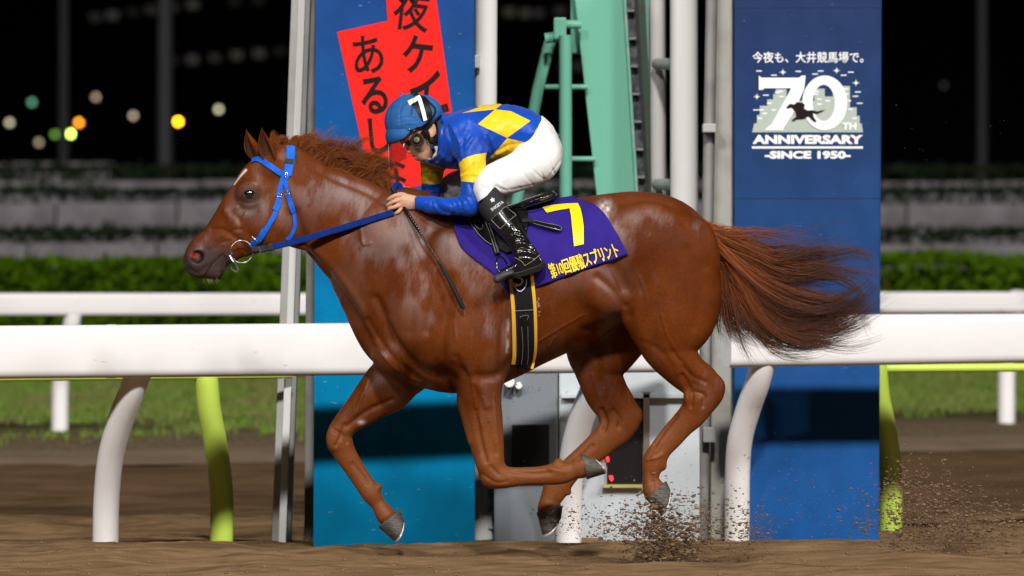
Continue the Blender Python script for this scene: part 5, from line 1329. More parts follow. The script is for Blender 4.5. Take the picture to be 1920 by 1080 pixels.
for dx in (-5.5, 5.5): line_on(TB, [(983 + dx, 608), (983.5 + dx * .9, 640), (981.5 + dx, 664), (979 + dx, 675)], .0008, M_stitch, 'stitch_line', SD, .030)
line_on(TB, [(966, 581), (983, 580), (999, 578.5)], .0012, M_stitch, 'stitch_line', SD, .0225)
line_on(TB, [(975, 591), (990, 589), (983, 603), (975, 591)], .0007, M_stitch, 'stitch_line', SD, .0225)
line_on(TB, [(964, 529), (965, 536), (970, 543), (976, 546), (982, 542), (987, 534), (988, 523)], .0021, M_print_w, 'shield_emblem', SD, .0225)
v2, f2 = poly_tris([(966, 537), (968, 531), (973, 533), (977, 531), (979, 527), (976, 523), (969, 523.5), (976, 521), (982, 524), (982, 530), (977, 535), (971, 537.5)], 1); print_on(TB, 'swoosh_emblem', v2, f2, M_print_w, SD, .0225)
# ================================================================== THE JOCKEY
JK = thing('person', 'jockey crouched over the horse in blue and yellow diamond silks, blue helmet numbered 7', 'person', tuple(P(975, 520, 24.62)))
S_ = lambda rows: stations(rows, YH)
torso = S_([('c', 822, 262, 44, .10, 0), (838, 214, 816, 311, .155, 0), (870, 211, 848, 317, .185, 0), (905, 201, 886, 314, .185, 0), (945, 196, 926, 304, .175, 0), (985, 203, 964, 290, .165, 0), (1009, 222, 986, 277, .155, 0)])
hips = S_([('c', 1000, 262, 44, .155, 0), ('c', 1005, 284, 50, .162, 0)])
thighN = S_([('c', 1006, 291, 48, .092, -.085), (984, 273, 1034, 333, .09, -.12), (960, 287, 1000, 349, .085, -.165), (935, 299, 966, 361, .076, -.21), (911, 312, 941, 367, .066, -.245), ('c', 912, 350, 24, .056, -.27)])
thighF = S_([('c', 996, 288, 52, .095, .085), ('c', 950, 315, 42, .09, .15), ('c', 900, 338, 32, .07, .22), ('c', 855, 348, 26, .058, .27), ('c', 845, 355, 23, .055, .28)])
legN = S_([('c', 908, 355, 22, .050, -.27), ('c', 922, 385, 24, .055, -.30), ('c', 941, 413, 21, .050, -.325), ('c', 961, 436, 18.5, .044, -.345), ('c', 978, 462, 17.5, .040, -.36), ('c', 986, 480, 18, .038, -.365)])
legF = S_([('c', 848, 356, 22, .050, .28), ('c', 870, 390, 24, .055, .30), ('c', 905, 430, 19, .048, .33), ('c', 940, 480, 17, .04, .36)])
armN = S_([('c', 872, 252, 38, .075, -.135), ('c', 880, 275, 33, .068, -.175), (857, 296, 911, 290, .060, -.195), (862, 320, 910, 312, .056, -.215), (864, 345, 908, 342, .052, -.23), (864, 364, 904, 364, .050, -.24), ('c', 882, 382, 21.5, .048, -.245)])
foreN = S_([('c', 882, 383, 21, .048, -.245), (850, 370, 851, 404, .044, -.225), (830, 370, 830, 403, .042, -.20), (811, 370, 810, 400, .038, -.175), (786, 369, 784, 391, .032, -.145)])
armF = S_([('c', 845, 262, 34, .07, .14), ('c', 822, 288, 30, .066, .18), (789, 308, 833, 318, .058, .20), (790, 342, 829, 345, .054, .21), (789, 365, 826, 368, .050, .21), ('c', 807, 384, 19, .046, .20)])
foreF = S_([('c', 807, 384, 18, .044, .20), ('c', 790, 376, 15, .038, .15), ('c', 768, 364, 11, .030, .09), ('c', 760, 358, 10, .028, .05)])
# ---- body: one continuous figure, head, hands, limbs
hb = .0038
fb = Field(P(712, 545, YH) - np.array((0, .48, 0)), P(1062, 168, YH) + np.array((0, .48, 0)), hb)
g_ = -.013
NECKCUT = [(700, 150), (826, 209), (834, 232), (835, 262), (826, 285), (810, 298), (788, 303), (700, 303)]
def neckcut(fld_): fld_.slab([(P(x, y, YH)[0], P(x, y, YH)[2]) for x, y in NECKCUT], YH - .3, YH + .3, .004, .006, 'cut')
fb.chain(torso, k=.03, grow=g_, m=4); neckcut(fb)
for st, k in ((hips, .04), (thighN, .03), (thighF, .03), (legN, .02), (legF, .02), (armN, .02), (foreN, .02), (armF, .02), (foreF, .02)): fb.chain(st, k=k, grow=g_, m=4)
BJ = lambda px, py, yo, rp, ang=0, k=.01, mode='add': fb.ball(P(px, py, YH + yo), rp, -math.radians(ang), k, mode)
CJ = lambda rows, k=.01, mode='add', m=5: fb.chain(S_(rows), k=k, mode=mode, m=m)
BJ(778, 236, 0, (.105, .076, .108), 0, .01)                                 # skull
CJ([('c', 781, 256, 24, .062, 0), ('c', 787, 275, 19, .056, 0), ('c', 790, 289, 14, .040, 0), ('c', 793, 296, 8, .022, 0)], .02)   # face to chin
CJ([('c', 813, 262, 10, .058, 0), ('c', 806, 282, 9, .050, 0), ('c', 796, 294, 8, .032, 0)], .018)                          # jaw
CJ([('c', 818, 258, 20, .055, 0), ('c', 832, 262, 26, .06, 0)], .02)                                                          # neck
CJ([('c', 771, 267, 4.5, .010, 0), ('c', 767.5, 277, 5, .012, 0), ('c', 766.5, 283.5, 4.8, .013, 0)], .010)                   # nose
for s in (-1, 1): BJ(769.5, 285, s * .011, (.010, .008, .008), 0, .005)
BJ(775, 291, 0, (.012, .024, .0075), 55, .006); BJ(780, 297, 0, (.012, .022, .0075), 55, .006)       # lips
CJ([('c', 777, 294.6, 1.2, .016, 0), ('c', 783, 292.5, 1.0, .026, 0)], .004, 'cut')                                         # mouth line
for s in (-1, 1):
    BJ(783, 272, s * .050, (.032, .020, .024), 40, .015)                  # cheekbone
    BJ(773, 263, s * .034, (.014, .012, .014), 0, .008, 'cut')            # eye socket
    BJ(809.5, 242, s * .079, (.021, .009, .036), -12, .008)               # ear
    BJ(808.5, 240, s * .089, (.011, .007, .022), -12, .005, 'cut')
    BJ(809, 254, s * .080, (.010, .008, .012), 0, .005)                   # lobe
# near hand: palm, four curled fingers, thumb
hy = -.135
CJ([(786, 370, 784, 391, .024, hy), ('c', 775, 380, 13.5, .022, hy), ('c', 762, 379, 15.5, .021, hy), ('c', 752, 378, 15, .019, hy)], .012)
def finger(pts, r0, k=.0045): fb.chain(np.array([(*P(x, y, YH + yo), r0 * q, r0 * q) for (x, y, yo), q in zip(pts, np.linspace(1.06, .86, len(pts)))]), k=k, m=4)
finger([(752, 366, hy - .006), (741, 367, hy - .018), (730, 373, hy - .010), (728, 377, hy + .012), (737, 378, hy + .026)], .0102)
finger([(750, 374, hy - .012), (738, 378, hy - .026), (728, 384, hy - .014), (728, 388, hy + .010), (737, 388, hy + .024)], .0102)
finger([(750, 383, hy - .010), (740, 388, hy - .024), (730, 392, hy - .012), (731, 396, hy + .010), (740, 395, hy + .022)], .0098)
finger([(753, 390, hy - .004), (747, 397, hy - .016), (741, 401, hy - .006), (743, 403, hy + .012), (750, 401, hy + .020)], .0088)
finger([(765, 368, hy + .016), (754, 364, hy + .026), (744, 365, hy + .030), (738, 370, hy + .030)], .0098)
BJ(748, 366, hy - .014, (.010, .008, .009), 0, .006); BJ(745, 377, hy - .021, (.010, .008, .009), 0, .006); BJ(746, 387, hy - .019, (.010, .008, .008), 0, .006)
# far hand
hf = .035
CJ([('c', 764, 360, 10, .026, hf), ('c', 757, 358, 10.5, .026, hf)], .01)
finger([(755, 351, hf - .01), (747, 352, hf - .02), (741, 357, hf - .012), (744, 362, hf + .006)], .0095); finger([(754, 357, hf), (746, 359, hf - .012), (741, 364, hf - .006), (745, 368, hf + .01)], .0095)
finger([(754, 361, hf + .018), (746, 364, hf + .01), (742, 369, hf + .01), (746, 372, hf + .018)], .0092); finger([(756, 365, hf + .028), (749, 369, hf + .024), (746, 374, hf + .024), (750, 376, hf + .03)], .0085)
finger([(760, 352, hf - .02), (752, 348, hf - .022), (746, 349, hf - .022)], .0092)
# feet
for yo in (-.36, .36):
    fb.slab([(P(x + (0 if yo < 0 else -45), y, YH + yo)[0], P(x, y, YH + yo)[2]) for x, y in [(972, 470), (1000, 470), (1014, 488), (1012, 500), (975, 512), (946, 518), (944, 508), (965, 492)]], YH + yo - .03, YH + yo + .03, .012, .02)
jb = fb.mesh('body'); del fb; relax(jb, 1, .4)
v = verts(jb); px, py = to_px(v)
put_attr(jb, 'warm', np.clip(np.exp(-((px - 768) / 8.) ** 2 - ((py - 285) / 8.) ** 2) + np.exp(-((px - 810) / 7.) ** 2 - ((py - 245) / 14.) ** 2) * .7 + np.exp(-((px - 744) / 8.) ** 2 - ((py - 380) / 16.) ** 2) * .5, 0, 1))
put_attr(jb, 'lips', np.clip(np.exp(-(line_d(px, py, [(773, 292), (783, 295)]) / 3.2) ** 2), 0, 1) * .7)
put_attr(jb, 'stubble', np.clip(np.exp(-((px - 788) / 9.) ** 2 - ((py - 298) / 6.) ** 2) * .5 + np.exp(-((px - 771) / 5.) ** 2 - ((py - 289) / 3.) ** 2) * .35, 0, 1))
hair_w = np.clip(1 - poly_sd(px, py, [(800, 215), (826, 210), (827, 246), (822, 262), (817, 262), (818, 238), (812, 227), (800, 229)]) / 1.2, 0, 1); put_attr(jb, 'cropped_hair', np.clip(hair_w, 0, 1) * (np.abs(v[:, 1] - YH) < .076))
M_skin = mat('skin', (0.47, 0.275, 0.175), 0.5, 0.25, vary=(30, (0.42, 0.23, 0.14), 0.42, 0.66), bump=(180, 0.15, 3, 0.002))
M_skin.node_tree.nodes['Principled BSDF'].inputs['Subsurface Weight'].default_value = 0.12
M_skin.node_tree.nodes['Principled BSDF'].inputs['Subsurface Radius'].default_value = (.012, .005, .003)
attr_mix(M_skin, 'warm', (0.58, 0.26, 0.17)); attr_mix(M_skin, 'lips', (0.36, 0.13, 0.10)); attr_mix(M_skin, 'stubble', (0.22, 0.14, 0.10)); attr_mix(M_skin, 'cropped_hair', (0.012, 0.009, 0.008))
link('body', jb, M_skin, JK, True)

# ---- silks
def cloth_field(lo, hi, h): return Field(np.array(lo), np.array(hi), h)
hj = .0038
fj = cloth_field(P(778, 415, YH) - np.array((0, .34, 0)), P(1028, 185, YH) + np.array((0, .34, 0)), hj)
fj.chain(torso, k=.02, m=5); fj.chain(hips, k=.03, m=4, grow=-.005); neckcut(fj)
fj.chain(armN, k=.022, m=5); fj.chain(foreN, k=.018, m=5); 
fj.chain(armF, k=.022, m=5); fj.chain(foreF[:3], k=.018, m=5)
fj.ball(P(868, 240, YH - .10), (.085, .09, .07), 0, .03); fj.ball(P(862, 240, YH + .10), (.085, .09, .07), 0, .03)
# cuffs, then openings for neck, wrists and waist
fj.chain(S_([(812, 368, 811, 402, .041, -.176), (788, 367.5, 785, 393.5, .035, -.147)]), k=.002, m=0)
wl = [(P(x, y, YH)[0], P(x, y, YH)[2]) for x, y in [(1019, 190), (1017, 226), (992, 272), (985, 286), (960, 330), (1100, 330), (1100, 190)]]
a, b = P(784, 380, YH - .146), P(770, 381, YH - .13); fj.func(lambda X, Y, Z: ((X - a[0]) * 1.0), 'cut', 0, ((P(770, 400, 24.86)[0], YH - .25, P(0, 400, 24.86)[2]), (a[0] + .004, YH - .08, P(0, 360, 24.86)[2]))) if False else None
fj.slab(wl, YH - .3, YH + .3, .003, .004, 'cut')
jm = fj.mesh('silks'); del fj; relax(jm, 2, .4)
CR = [ # folds in the satin, traced
    ([(838, 230), (846, 262), (860, 300)], 4, -.007), ([(850, 240), (862, 268), (866, 292)], 3, .006), ([(870, 262), (862, 280), (858, 300)], 3, -.006), ([(886, 258), (874, 276), (866, 298)], 3, .005),
    ([(905, 262), (918, 275), (922, 290)], 4, -.007), ([(912, 250), (924, 268), (918, 285)], 3, .005), ([(866, 325), (880, 318), (890, 308)], 3, -.005), ([(864, 330), (880, 326), (900, 328)], 3, .004), ([(890, 296), (892, 316), (890, 338)], 3, .004),
    ([(866, 372), (874, 376), (880, 388)], 2.2, -.006), ([(858, 372), (864, 380), (867, 395)], 2.2, -.005), ([(849, 372), (855, 382), (858, 396)], 2.2, -.005), ([(872, 366), (884, 372), (890, 386)], 2.2, -.005), ([(862, 370), (869, 378), (873, 393)], 2, .004),
    ([(815, 372), (818, 382), (830, 395), (855, 401)], 2.4, -.007), ([(812, 374), (814, 386), (824, 398), (845, 404)], 2.2, .005), ([(822, 372), (832, 384), (848, 390)], 3, .003), ([(838, 372), (846, 384), (850, 396)], 2.2, -.004), ([(812, 369), (811, 385), (811, 400)], 2, -.005),
    ([(880, 225), (910, 240), (940, 246)], 5, .003), ([(960, 215), (975, 230), (990, 245)], 5, -.003), ([(925, 230), (935, 245), (945, 262)], 4, -.0025), ([(935, 282), (955, 272), (975, 270)], 4, -.004), ([(930, 290), (950, 280)], 3, .003),
    ([(900, 232), (915, 225), (930, 228)], 5, -.003), ([(880, 345), (888, 358), (898, 364)], 3, -.004), ([(870, 212), (880, 228), (872, 246)], 5, .004), ([(830, 224), (842, 232), (850, 246)], 4, .005),
    ([(800, 318), (812, 316), (828, 320)], 3, .006), ([(792, 322), (806, 326), (822, 323)], 3, -.006), ([(795, 350), (805, 356), (820, 352)], 3, -.005), ([(800, 362), (812, 360), (822, 366)], 3, .004),
    ([(812, 305), (830, 310), (850, 306)], 4, -.006), ([(820, 285), (840, 300), (858, 312)], 4, .006)]
CR = [(p_, w_, a_ * (.55 if (np.mean([q[1] for q in p_]) > 360 and np.mean([q[0] for q in p_]) > 808) else 1.0)) for p_, w_, a_ in CR]
carve(jm, CR); relax(jm, 1, .25)
def crumple(me, s1, s2, a1, a2, seed):
    v = verts(me); n_ = normals(me); x, y = to_px(v); w = v[:, 1] * 60
    d_ = a1 * (1 - 3.2 * np.abs(vnoise((x + .6 * y + w) / s1[0], (y - .4 * x) / s1[1], seed))) + a2 * vnoise((x - .5 * y + w) / s2[0], (y + x * .3) / s2[1], seed + 1)
    me.vertices.foreach_set('co', (v + n_ * d_[:, None]).astype(np.float32).ravel()); me.update()
crumple(jm, (14, 34), (6, 12), .0022, .0022, 91)
v = verts(jm); px, py = to_px(v)
def near_line(v, st, rr):
    d = np.full(len(v), 9.)
    for a, b in zip(st[:-1, :3], st[1:, :3]):
        e = b - a; t = np.clip(((v - a) @ e) / (e @ e), 0, 1); d = np.minimum(d, np.linalg.norm(v - a - t[:, None] * e, axis=1))
    return d - rr
dia = np.minimum.reduce([poly_sd(px, py, q) for q in ([(928.6, 205), (958, 208.5), (994.8, 226.5), (951, 258.5), (896, 232.6)], [(951, 259), (990.5, 268.5), (985, 277), (942, 297), (909, 311), (907.5, 303), (920, 294), (933, 280)],
      [(866, 212), (901, 200), (948, 190), (928.6, 205), (891, 208.8)], [(866, 190), (948, 180), (948, 194), (901, 201.4)])]) / 400.
inn = near_line(v, armN, .078); inf = near_line(v, armF, .072)
bandN = np.maximum(poly_sd(px, py, [(850, 312), (861, 306), (866, 300), (876, 294), (890, 290), (915, 286), (920, 345), (908, 343.5), (885, 341.5), (864, 340), (850, 340)]) / 400., inn)
bandF = np.maximum(poly_sd(px, py, [(780, 300), (800, 303), (836, 312), (836, 343), (812, 346), (791, 344), (780, 342)]) / 400., inf)
dia = np.where((inn < 0) & (px < 916) & (py > 255), .05, dia)
put_attr(jm, 'yellow', np.minimum.reduce([dia, bandN, bandF]))
seam = np.minimum(np.abs(np.where(inn < .0, poly_sd(px, py, [(862, 305), (876, 294), (914, 287), (908, 343), (864, 340)]), 9)), 9.) / 400.
M_silk = mat('blue_satin', (0.002, 0.056, 0.39), 0.42, 0.22, vary=(5, (0.002, 0.044, 0.32), 0.4, 0.65), bump=(12, 0.22, 3, 0.012), bump2=(55, 0.06, 3, 0.004), sheen=0.1)
attr_mix(M_silk, 'yellow', (0.72, 0.47, 0.008), .0012)
link('silks', jm, M_silk, JK, True)
# collar with white undershirt edge
mb = MB(); q = spline([P(817, 274, YH - .066), P(820, 284, YH - .055), P(815, 293, YH - .03), P(811, 298, YH)], 5); ribbon(mb, q, [(-.4, -.8, 0)] * len(q), .016, .004); mb.build('undershirt_collar', mat('white_cotton', (0.7, 0.7, 0.68), 0.8, 0.2), JK)
mb = MB(); q = spline([P(826, 214, YH), P(829, 232, YH - .075), P(828, 258, YH - .095), P(826, 280, YH - .075), P(822, 298, YH - .03), P(820, 304, YH)], 5); ribbon(mb, q, [(-.3, -.9, .1)] * len(q), .026, .006); q2 = q.copy(); q2[:, 1] = 2 * YH - q2[:, 1]; ribbon(mb, q2, [(-.3, .9, .1)] * len(q2), .026, .006); mb.build('collar', mat('blue_satin_collar', (0.004, 0.060, 0.44), 0.3, 0.5), JK, True)

# ---- breeches
ft = cloth_field(P(812, 400, YH) - np.array((0, .38, 0)), P(1064, 208, YH) + np.array((0, .38, 0)), .004)
ft.chain(hips, k=.03, m=5); ft.chain(torso[3:], k=.03, m=5, grow=.004)
ft.slab([(P(x, y, YH)[0], P(x, y, YH)[2]) for x, y in [(1015, 180), (1015, 225), (990, 271), (982, 290), (960, 340), (800, 340), (800, 180)]], YH - .3, YH + .3, .003, .004, 'cut')
ft.chain(thighN, k=.02, m=5); ft.chain(thighF, k=.02, m=5)
ft.chain(legN[:2], k=.015, m=4, grow=-.003); ft.chain(legF[:2], k=.015, m=4, grow=-.003)
tm = ft.mesh('breeches'); del ft; relax(tm, 2, .4)
carve(tm, [(p_, w_, a_ * .7) for p_, w_, a_ in [([(975, 275), (1005, 300), (1020, 335)], 2.5, -.005), ([(1010, 285), (1030, 303), (1040, 325)], 2.5, -.006), ([(985, 305), (1000, 320), (1018, 336)], 2.2, -.004), ([(955, 300), (975, 320), (998, 345)], 3, -.003), ([(1025, 283), (1040, 288)], 3, -.004),
           ([(920, 350), (932, 358), (940, 366)], 2.5, -.007), ([(905, 345), (922, 352), (935, 362)], 2.2, .005), ([(930, 350), (950, 356), (975, 352)], 3, -.004), ([(910, 365), (916, 352), (912, 340)], 2.4, -.005), ([(917, 330), (935, 345), (955, 357)], 3, .003),
           ([(1028, 245), (1036, 262), (1030, 285)], 3, .004), ([(1018, 240), (1030, 268), (1022, 300)], 2, -.002), ([(1052, 300), (1020, 340), (975, 352)], 2.0, -.004), ([(830, 345), (842, 338), (856, 345)], 3, .007), ([(836, 358), (850, 350), (862, 342)], 2.5, -.006)]])
crumple(tm, (16, 40), (7, 15), .0016, .0018, 95)
M_breech = mat('white_breeches', (0.68, 0.67, 0.655), 0.6, 0.15, bump=(14, 0.3, 4, 0.010), bump2=(240, 0.15, 2, 0.002), vary=(6, (0.64, 0.63, 0.615), 0.4, 0.7))
link('breeches', tm, M_breech, JK, True)

# ---- boots
def boot(leg, dx, yo, near):
    Yb = YH + yo; xz = lambda x, y: (P(x + dx, y, Yb)[0], P(x, y, Yb)[2])
    box = (np.minimum(leg[:, :3].min(0), P(925 + dx, 545, Yb)) - .07, np.maximum(leg[:, :3].max(0), P(1030 + dx, 350, Yb)) + .07)
    f = Field(*box, .0034); f.chain(leg[1:] if False else leg, k=.01, m=5, grow=.003)
    f.slab([xz(x, y) for x, y in [(962, 466), (1000, 462), (1011, 476), (1020, 490), (1018, 500), (975, 512), (940, 519), (938, 512), (948, 502), (966, 492)]], Yb - .036, Yb + .036, .018, .025)
    f.ball((*xz(952, 508)[:1], Yb, xz(952, 508)[1]), (.05, .034, .018), math.radians(18), .015)
    a = np.array(xz(905, 372)); b = np.array(xz(931, 354)); nrm = np.array((-(b - a)[1], (b - a)[0])); nrm /= np.linalg.norm(nrm)
    if nrm[1] < 0: nrm = -nrm
    c0 = a if near else np.array(xz(905, 385))
    f.func(lambda X, Y, Z: -((X - c0[0]) * nrm[0] + (Z - c0[1]) * nrm[1]) , 'cut', .004) if False else f.func(lambda X, Y, Z: -(((X - c0[0]) * nrm[0] + (Z - c0[1]) * nrm[1])), 'cut', .004)
    me = f.mesh('boot'); relax(me, 1, .4)
    if near:
        carve(me, [([(955, 452), (972, 446), (990, 450)], 2, -.006), ([(958, 460), (976, 455), (996, 460)], 2, .005), ([(962, 468), (980, 464), (1000, 470)], 2, -.006), ([(964, 476), (984, 472), (1004, 476)], 2, .004), ([(966, 483), (985, 480), (1002, 484)], 2, -.004), ([(950, 440), (968, 436), (984, 440)], 2, -.004),
                   ([(958, 425), (966, 440)], 2, .004), ([(970, 412), (978, 432), (988, 446)], 2, -.003)])
    o = link('boot', me, M_patent, JK, True, 'near patent boot with black neoprene cuff' if near else None)
    t = bvh(me)
    mb = MB(); q = [xz(x, y) for x, y in [(936, 517), (975, 509), (1010, 497), (1020, 489), (1024, 494), (1022, 501), (1012, 509), (976, 520), (940, 526)]]
    mb.hexa([(x, Yb - .037, z) for x, z in q], [(x, Yb + .037, z) for x, z in q]); mb.build('sole', M_leather, o, bevel=.004)
    return o, t, me
bo, TBoot, bm_ = boot(legN, 0, -.362, True)
boot(legF, -45, .362, False)
fc = Field(P(885, 440, YH - .5) - .02, P(965, 340, YH - .2) + .02, .0034); fc.chain(legN, k=.01, m=5, grow=.0055)
def cutline(x0, y0, x1, y1, below):
    a = P(x0, y0, YH - .31); b = P(x1, y1, YH - .31); n = np.array((-(b[2] - a[2]), b[0] - a[0])); n /= np.linalg.norm(n)
    if (n[1] > 0) != below: n = -n
    return lambda X, Y, Z: (X - a[0]) * n[0] + (Z - a[2]) * n[1]
_f1 = cutline(895, 388, 921, 357, True); fc.func(lambda X, Y, Z: -_f1(X, Y, Z), 'cut', .004)
_f2 = cutline(921, 413, 950, 385, False); fc.func(lambda X, Y, Z: -_f2(X, Y, Z), 'cut', .004)
M_neo = mat('black_neoprene', (0.014, 0.014, 0.016), 0.75, 0.3, bump=(300, 0.2, 2, 0.001))
cm = fc.mesh('boot_cuff')
if len(cm.vertices):
    cu = link('boot_cuff', cm, M_neo, bo, True); TCu = bvh(cm)
    tv, tf = text_mesh('SHIGETA', 0.01); o0, ux, uy = np.array((923., 396.)), np.array((22., -15.5)), np.array((-3.6, -4.6))
    print_on(TCu, 'lettering', [o0 + ux * x + uy * y for x, y in tv], tf, M_print_w, bo, .0012)
    v2 = []
    for i in range(20):
        a = 2 * math.pi * i / 20; r = 4.6 if i % 4 in (0, 1) else 2.4; v2.append((923.5 + r * math.cos(a + .5), 375 + r * math.sin(a + .5)))
    a_, b_ = poly_tris(v2); print_on(TCu, 'leaf_emblem', a_, b_, M_print_w, bo, .0012)
for pts in ([(921, 412), (936, 397), (948, 387)], [(938, 429), (953, 415), (968, 403)], [(921, 412), (930, 421), (938, 429)], [(948, 387), (958, 395), (968, 403)], [(965, 483), (978, 490), (984, 498)], [(984, 498), (1000, 488), (1012, 478)]):
    line_on(TBoot, pts, .0011, M_stitch, 'stitch_line', bo, .001)

# ---- helmet
M_hcover = mat('blue_helmet_cover', (0.020, 0.105, 0.30), 0.6, 0.2, vary=(12, (0.016, 0.085, 0.25), 0.4, 0.65), bump=(18, 0.5, 4, 0.006), bump2=(200, 0.15, 2, 0.002), stretch=(1, 1, 2.2))
YM = YH
hc = P(774, 226, YM)
fh = Field(hc - .17, hc + .17, .0034)
fh.ball(hc, (.1335, .108, .127), math.radians(10), 0)
fh.ball(P(800, 216, YM), (.075, .098, .085), 0, .03)
rim = [P(x, y, YM) for x, y in [(718, 249), (760, 247), (800, 236), (832, 213)]]
rp = [(p[0], p[2]) for p in rim]
fh.slab([(rp[0][0] - .05, rp[0][1])] + rp + [(rp[3][0] + .05, rp[3][1]), (rp[3][0] + .05, rp[3][1] - .2), (rp[0][0] - .05, rp[0][1] - .2)], YM - .2, YM + .2, .001, .004, 'cut')
fh.ball(P(780, 238, YM), (.108, .086, .105), 0, .004, 'cut')
hm = fh.mesh('helmet'); relax(hm, 2, .4)
carve(hm, [([(738, 185), (730, 215), (732, 246)], 1.6, -.002), ([(757, 180), (750, 212), (752, 246)], 1.6, -.002), ([(768, 180), (776, 210), (780, 240)], 1.6, -.0015), ([(752, 200), (765, 196), (775, 198)], 2, .0015), ([(745, 225), (760, 220), (776, 222)], 2, -.0015), ([(745, 236), (762, 232), (780, 232)], 2, .0015)])
he = link('helmet', hm, M_hcover, JK, True, 'blue fabric covered helmet with a white 7 on a black patch'); TH = bvh(hm)
a_, b_ = poly_tris([(769, 191), (785, 181.5), (796, 190), (803, 203), (806, 216), (800, 225), (792, 228.5), (784, 215), (776, 201)], 2); print_on(TH, 'number_patch', a_, b_, M_leather, he, .0015)
a_, b_ = poly_tris([(764, 190.5), (786.5, 179.5), (790, 186), (794, 199), (798, 213), (800.5, 224.5), (794, 227), (791, 214), (787.2, 200), (783.6, 189.5), (768.5, 198.5)], 2); print_on(TH, 'number_seven', a_, b_, M_wprint, he, .0055)
def hline(pts, w, th, m, name, off):
    mb, q, n = strap_on(TH, pts, w, th, off); return mb.build(name, m, he)
hline([(770, 174), (786, 179), (798, 190), (806, 205), (807, 220), (801, 231), (790, 238), (775, 245)], 5.5, .003, M_leather, 'elastic_band', .001)
hline([(795, 182), (808, 196), (815, 204), (814, 214), (806, 226)], 4, .003, M_leather, 'elastic_band', .001)
hline([(728, 247), (745, 246), (762, 244), (780, 239)], 3.5, .003, M_hcover, 'tie_tape', .001)
mb = MB(); c = P(753.5, 176, YM); mb.tube([c - np.array((0, 0, .006)), c + np.array((0, 0, .003))], [.011, .008], 14); mb.build('button', M_hcover, he, True)
mb = MB(); q = [hit(TH, x, y, .001)[0] for x, y in [(741, 246), (744, 239.5), (746.5, 245.5)]]; mb.hexa([tuple(p + np.array((0, -.006, 0))) for p in q], [tuple(p) for p in q]); mb.build('tie_knot', M_hcover, he)
for x, y in ((768, 242), (776, 246)):
    bm = bmesh.new(); bmesh.ops.create_icosphere(bm, subdivisions=2, radius=.0038); bmesh.ops.translate(bm, vec=Vector(hit(TH, x, y, .002)[0]), verts=bm.verts); me = bpy.data.meshes.new('press_stud'); bm.to_mesh(me); bm.free(); link('press_stud', me, M_steel, he, True)
# peak: curved bill in front of the rim
fp = Field(P(712, 285, YM) - np.array((.01, .13, 0)), P(790, 232, YM) + np.array((.01, .13, 0)), .0032)
fp.ball(P(756, 252, YM), (.086, .106, .072), math.radians(18), 0)
fp.slab([(p[0], p[2]) for p in [P(x, y, YM) for x, y in [(715, 247), (760, 246), (776, 248), (768, 261), (755, 274), (742, 279), (720, 285)]]], YM - .2, YM + .2, .002, .004, 'add') if False else None
pk = [(p[0], p[2]) for p in [P(x, y, YM) for x, y in [(710, 243), (745, 243), (780, 242), (770, 260.5), (756, 272.5), (741, 276), (725, 271.5), (710, 262)]]]
PX, PZ = np.meshgrid(fp.ax[0], fp.ax[2], indexing='ij'); sd = poly_sd(PX, PZ, pk)[:, None, :].astype(np.float32)
fp.f = -smin(-fp.f, -sd, .004)
fp.ball(P(763, 258, YM), (.092, .100, .074), math.radians(18), .004, 'cut')
pm = fp.mesh('peak')
if len(pm.vertices): relax(pm, 1, .4); link('peak', pm, M_hcover, he, True)
# goggles
M_lens = mat('smoked_lens', (0.010, 0.007, 0.006), 0.18, 0.3, coat=0.4, coat_rough=0.05)
M_gog = mat('brown_goggle_frame', (0.085, 0.035, 0.018), 0.45, 0.25)
GG = []
fg = Field(P(755, 285, YM) - np.array((.0, .11, 0)), P(802, 245, YM) + np.array((.0, .11, 0)), .003)
fg.chain(S_([('c', 768, 267, 10, .060, 0), ('c', 778, 265, 12, .077, 0), ('c', 787, 260, 10, .080, 0)]), k=.005)
gm = fg.mesh('goggles'); relax(gm, 1, .4); go = link('goggles', gm, M_lens, JK, True, 'dark racing goggles with a round brass vent')
mb = MB(); q = [P(782 + 12 * math.cos(a), 264 + 13.5 * math.sin(a), YM - .079 - .004 * math.cos(a)) for a in np.linspace(0, 2 * math.pi, 33)]; mb.tube(q, .0030, 8, cap=False); mb.build('rim', M_gog, go, True)
mb = MB(); c = P(781.5, 262, YM - .083); mb.tube([c, c + np.array((0, -.010, 0)), c + np.array((0, -.012, 0))], [.0140, .0132, .0095], 24); mb.build('vent', mat('brass', (0.20, 0.16, 0.08), 0.6, 0.3, metal=0.4), go, True)
mb = MB(); c = P(781.5, 262, YM - .079); mb.tube([c, c + np.array((0, -.009, 0))], [.0200, .0180], 24); mb.build('vent_seat', M_leather, go, True)
mb = MB(); c = P(782, 264, YM - .058); mb.tube([c, c + np.array((0, -.016, 0)), c + np.array((0, -.024, 0))], [.034, .033, .029], 28); mb.build('eye_cup', mat('dark_brown_cup', (0.022, 0.011, 0.007), 0.35, 0.3), go, True)
mb = MB(); q = spline([P(789, 256, YM - .072), P(796, 246, YM - .082), P(803, 236, YM - .088), P(812, 226, YM - .082), P(822, 218, YM - .05), P(826, 214, YM)], 5); ribbon(mb, q, [(-.1, -1, 0)] * 3 + [(.2, -1, 0)] * (len(q) - 3), .022, .004); q2 = q.copy(); q2[:, 1] = 2 * YM - q2[:, 1]; ribbon(mb, q2, [(.2, 1, 0)] * len(q2), .022, .004); mb.build('strap', M_leather, go)
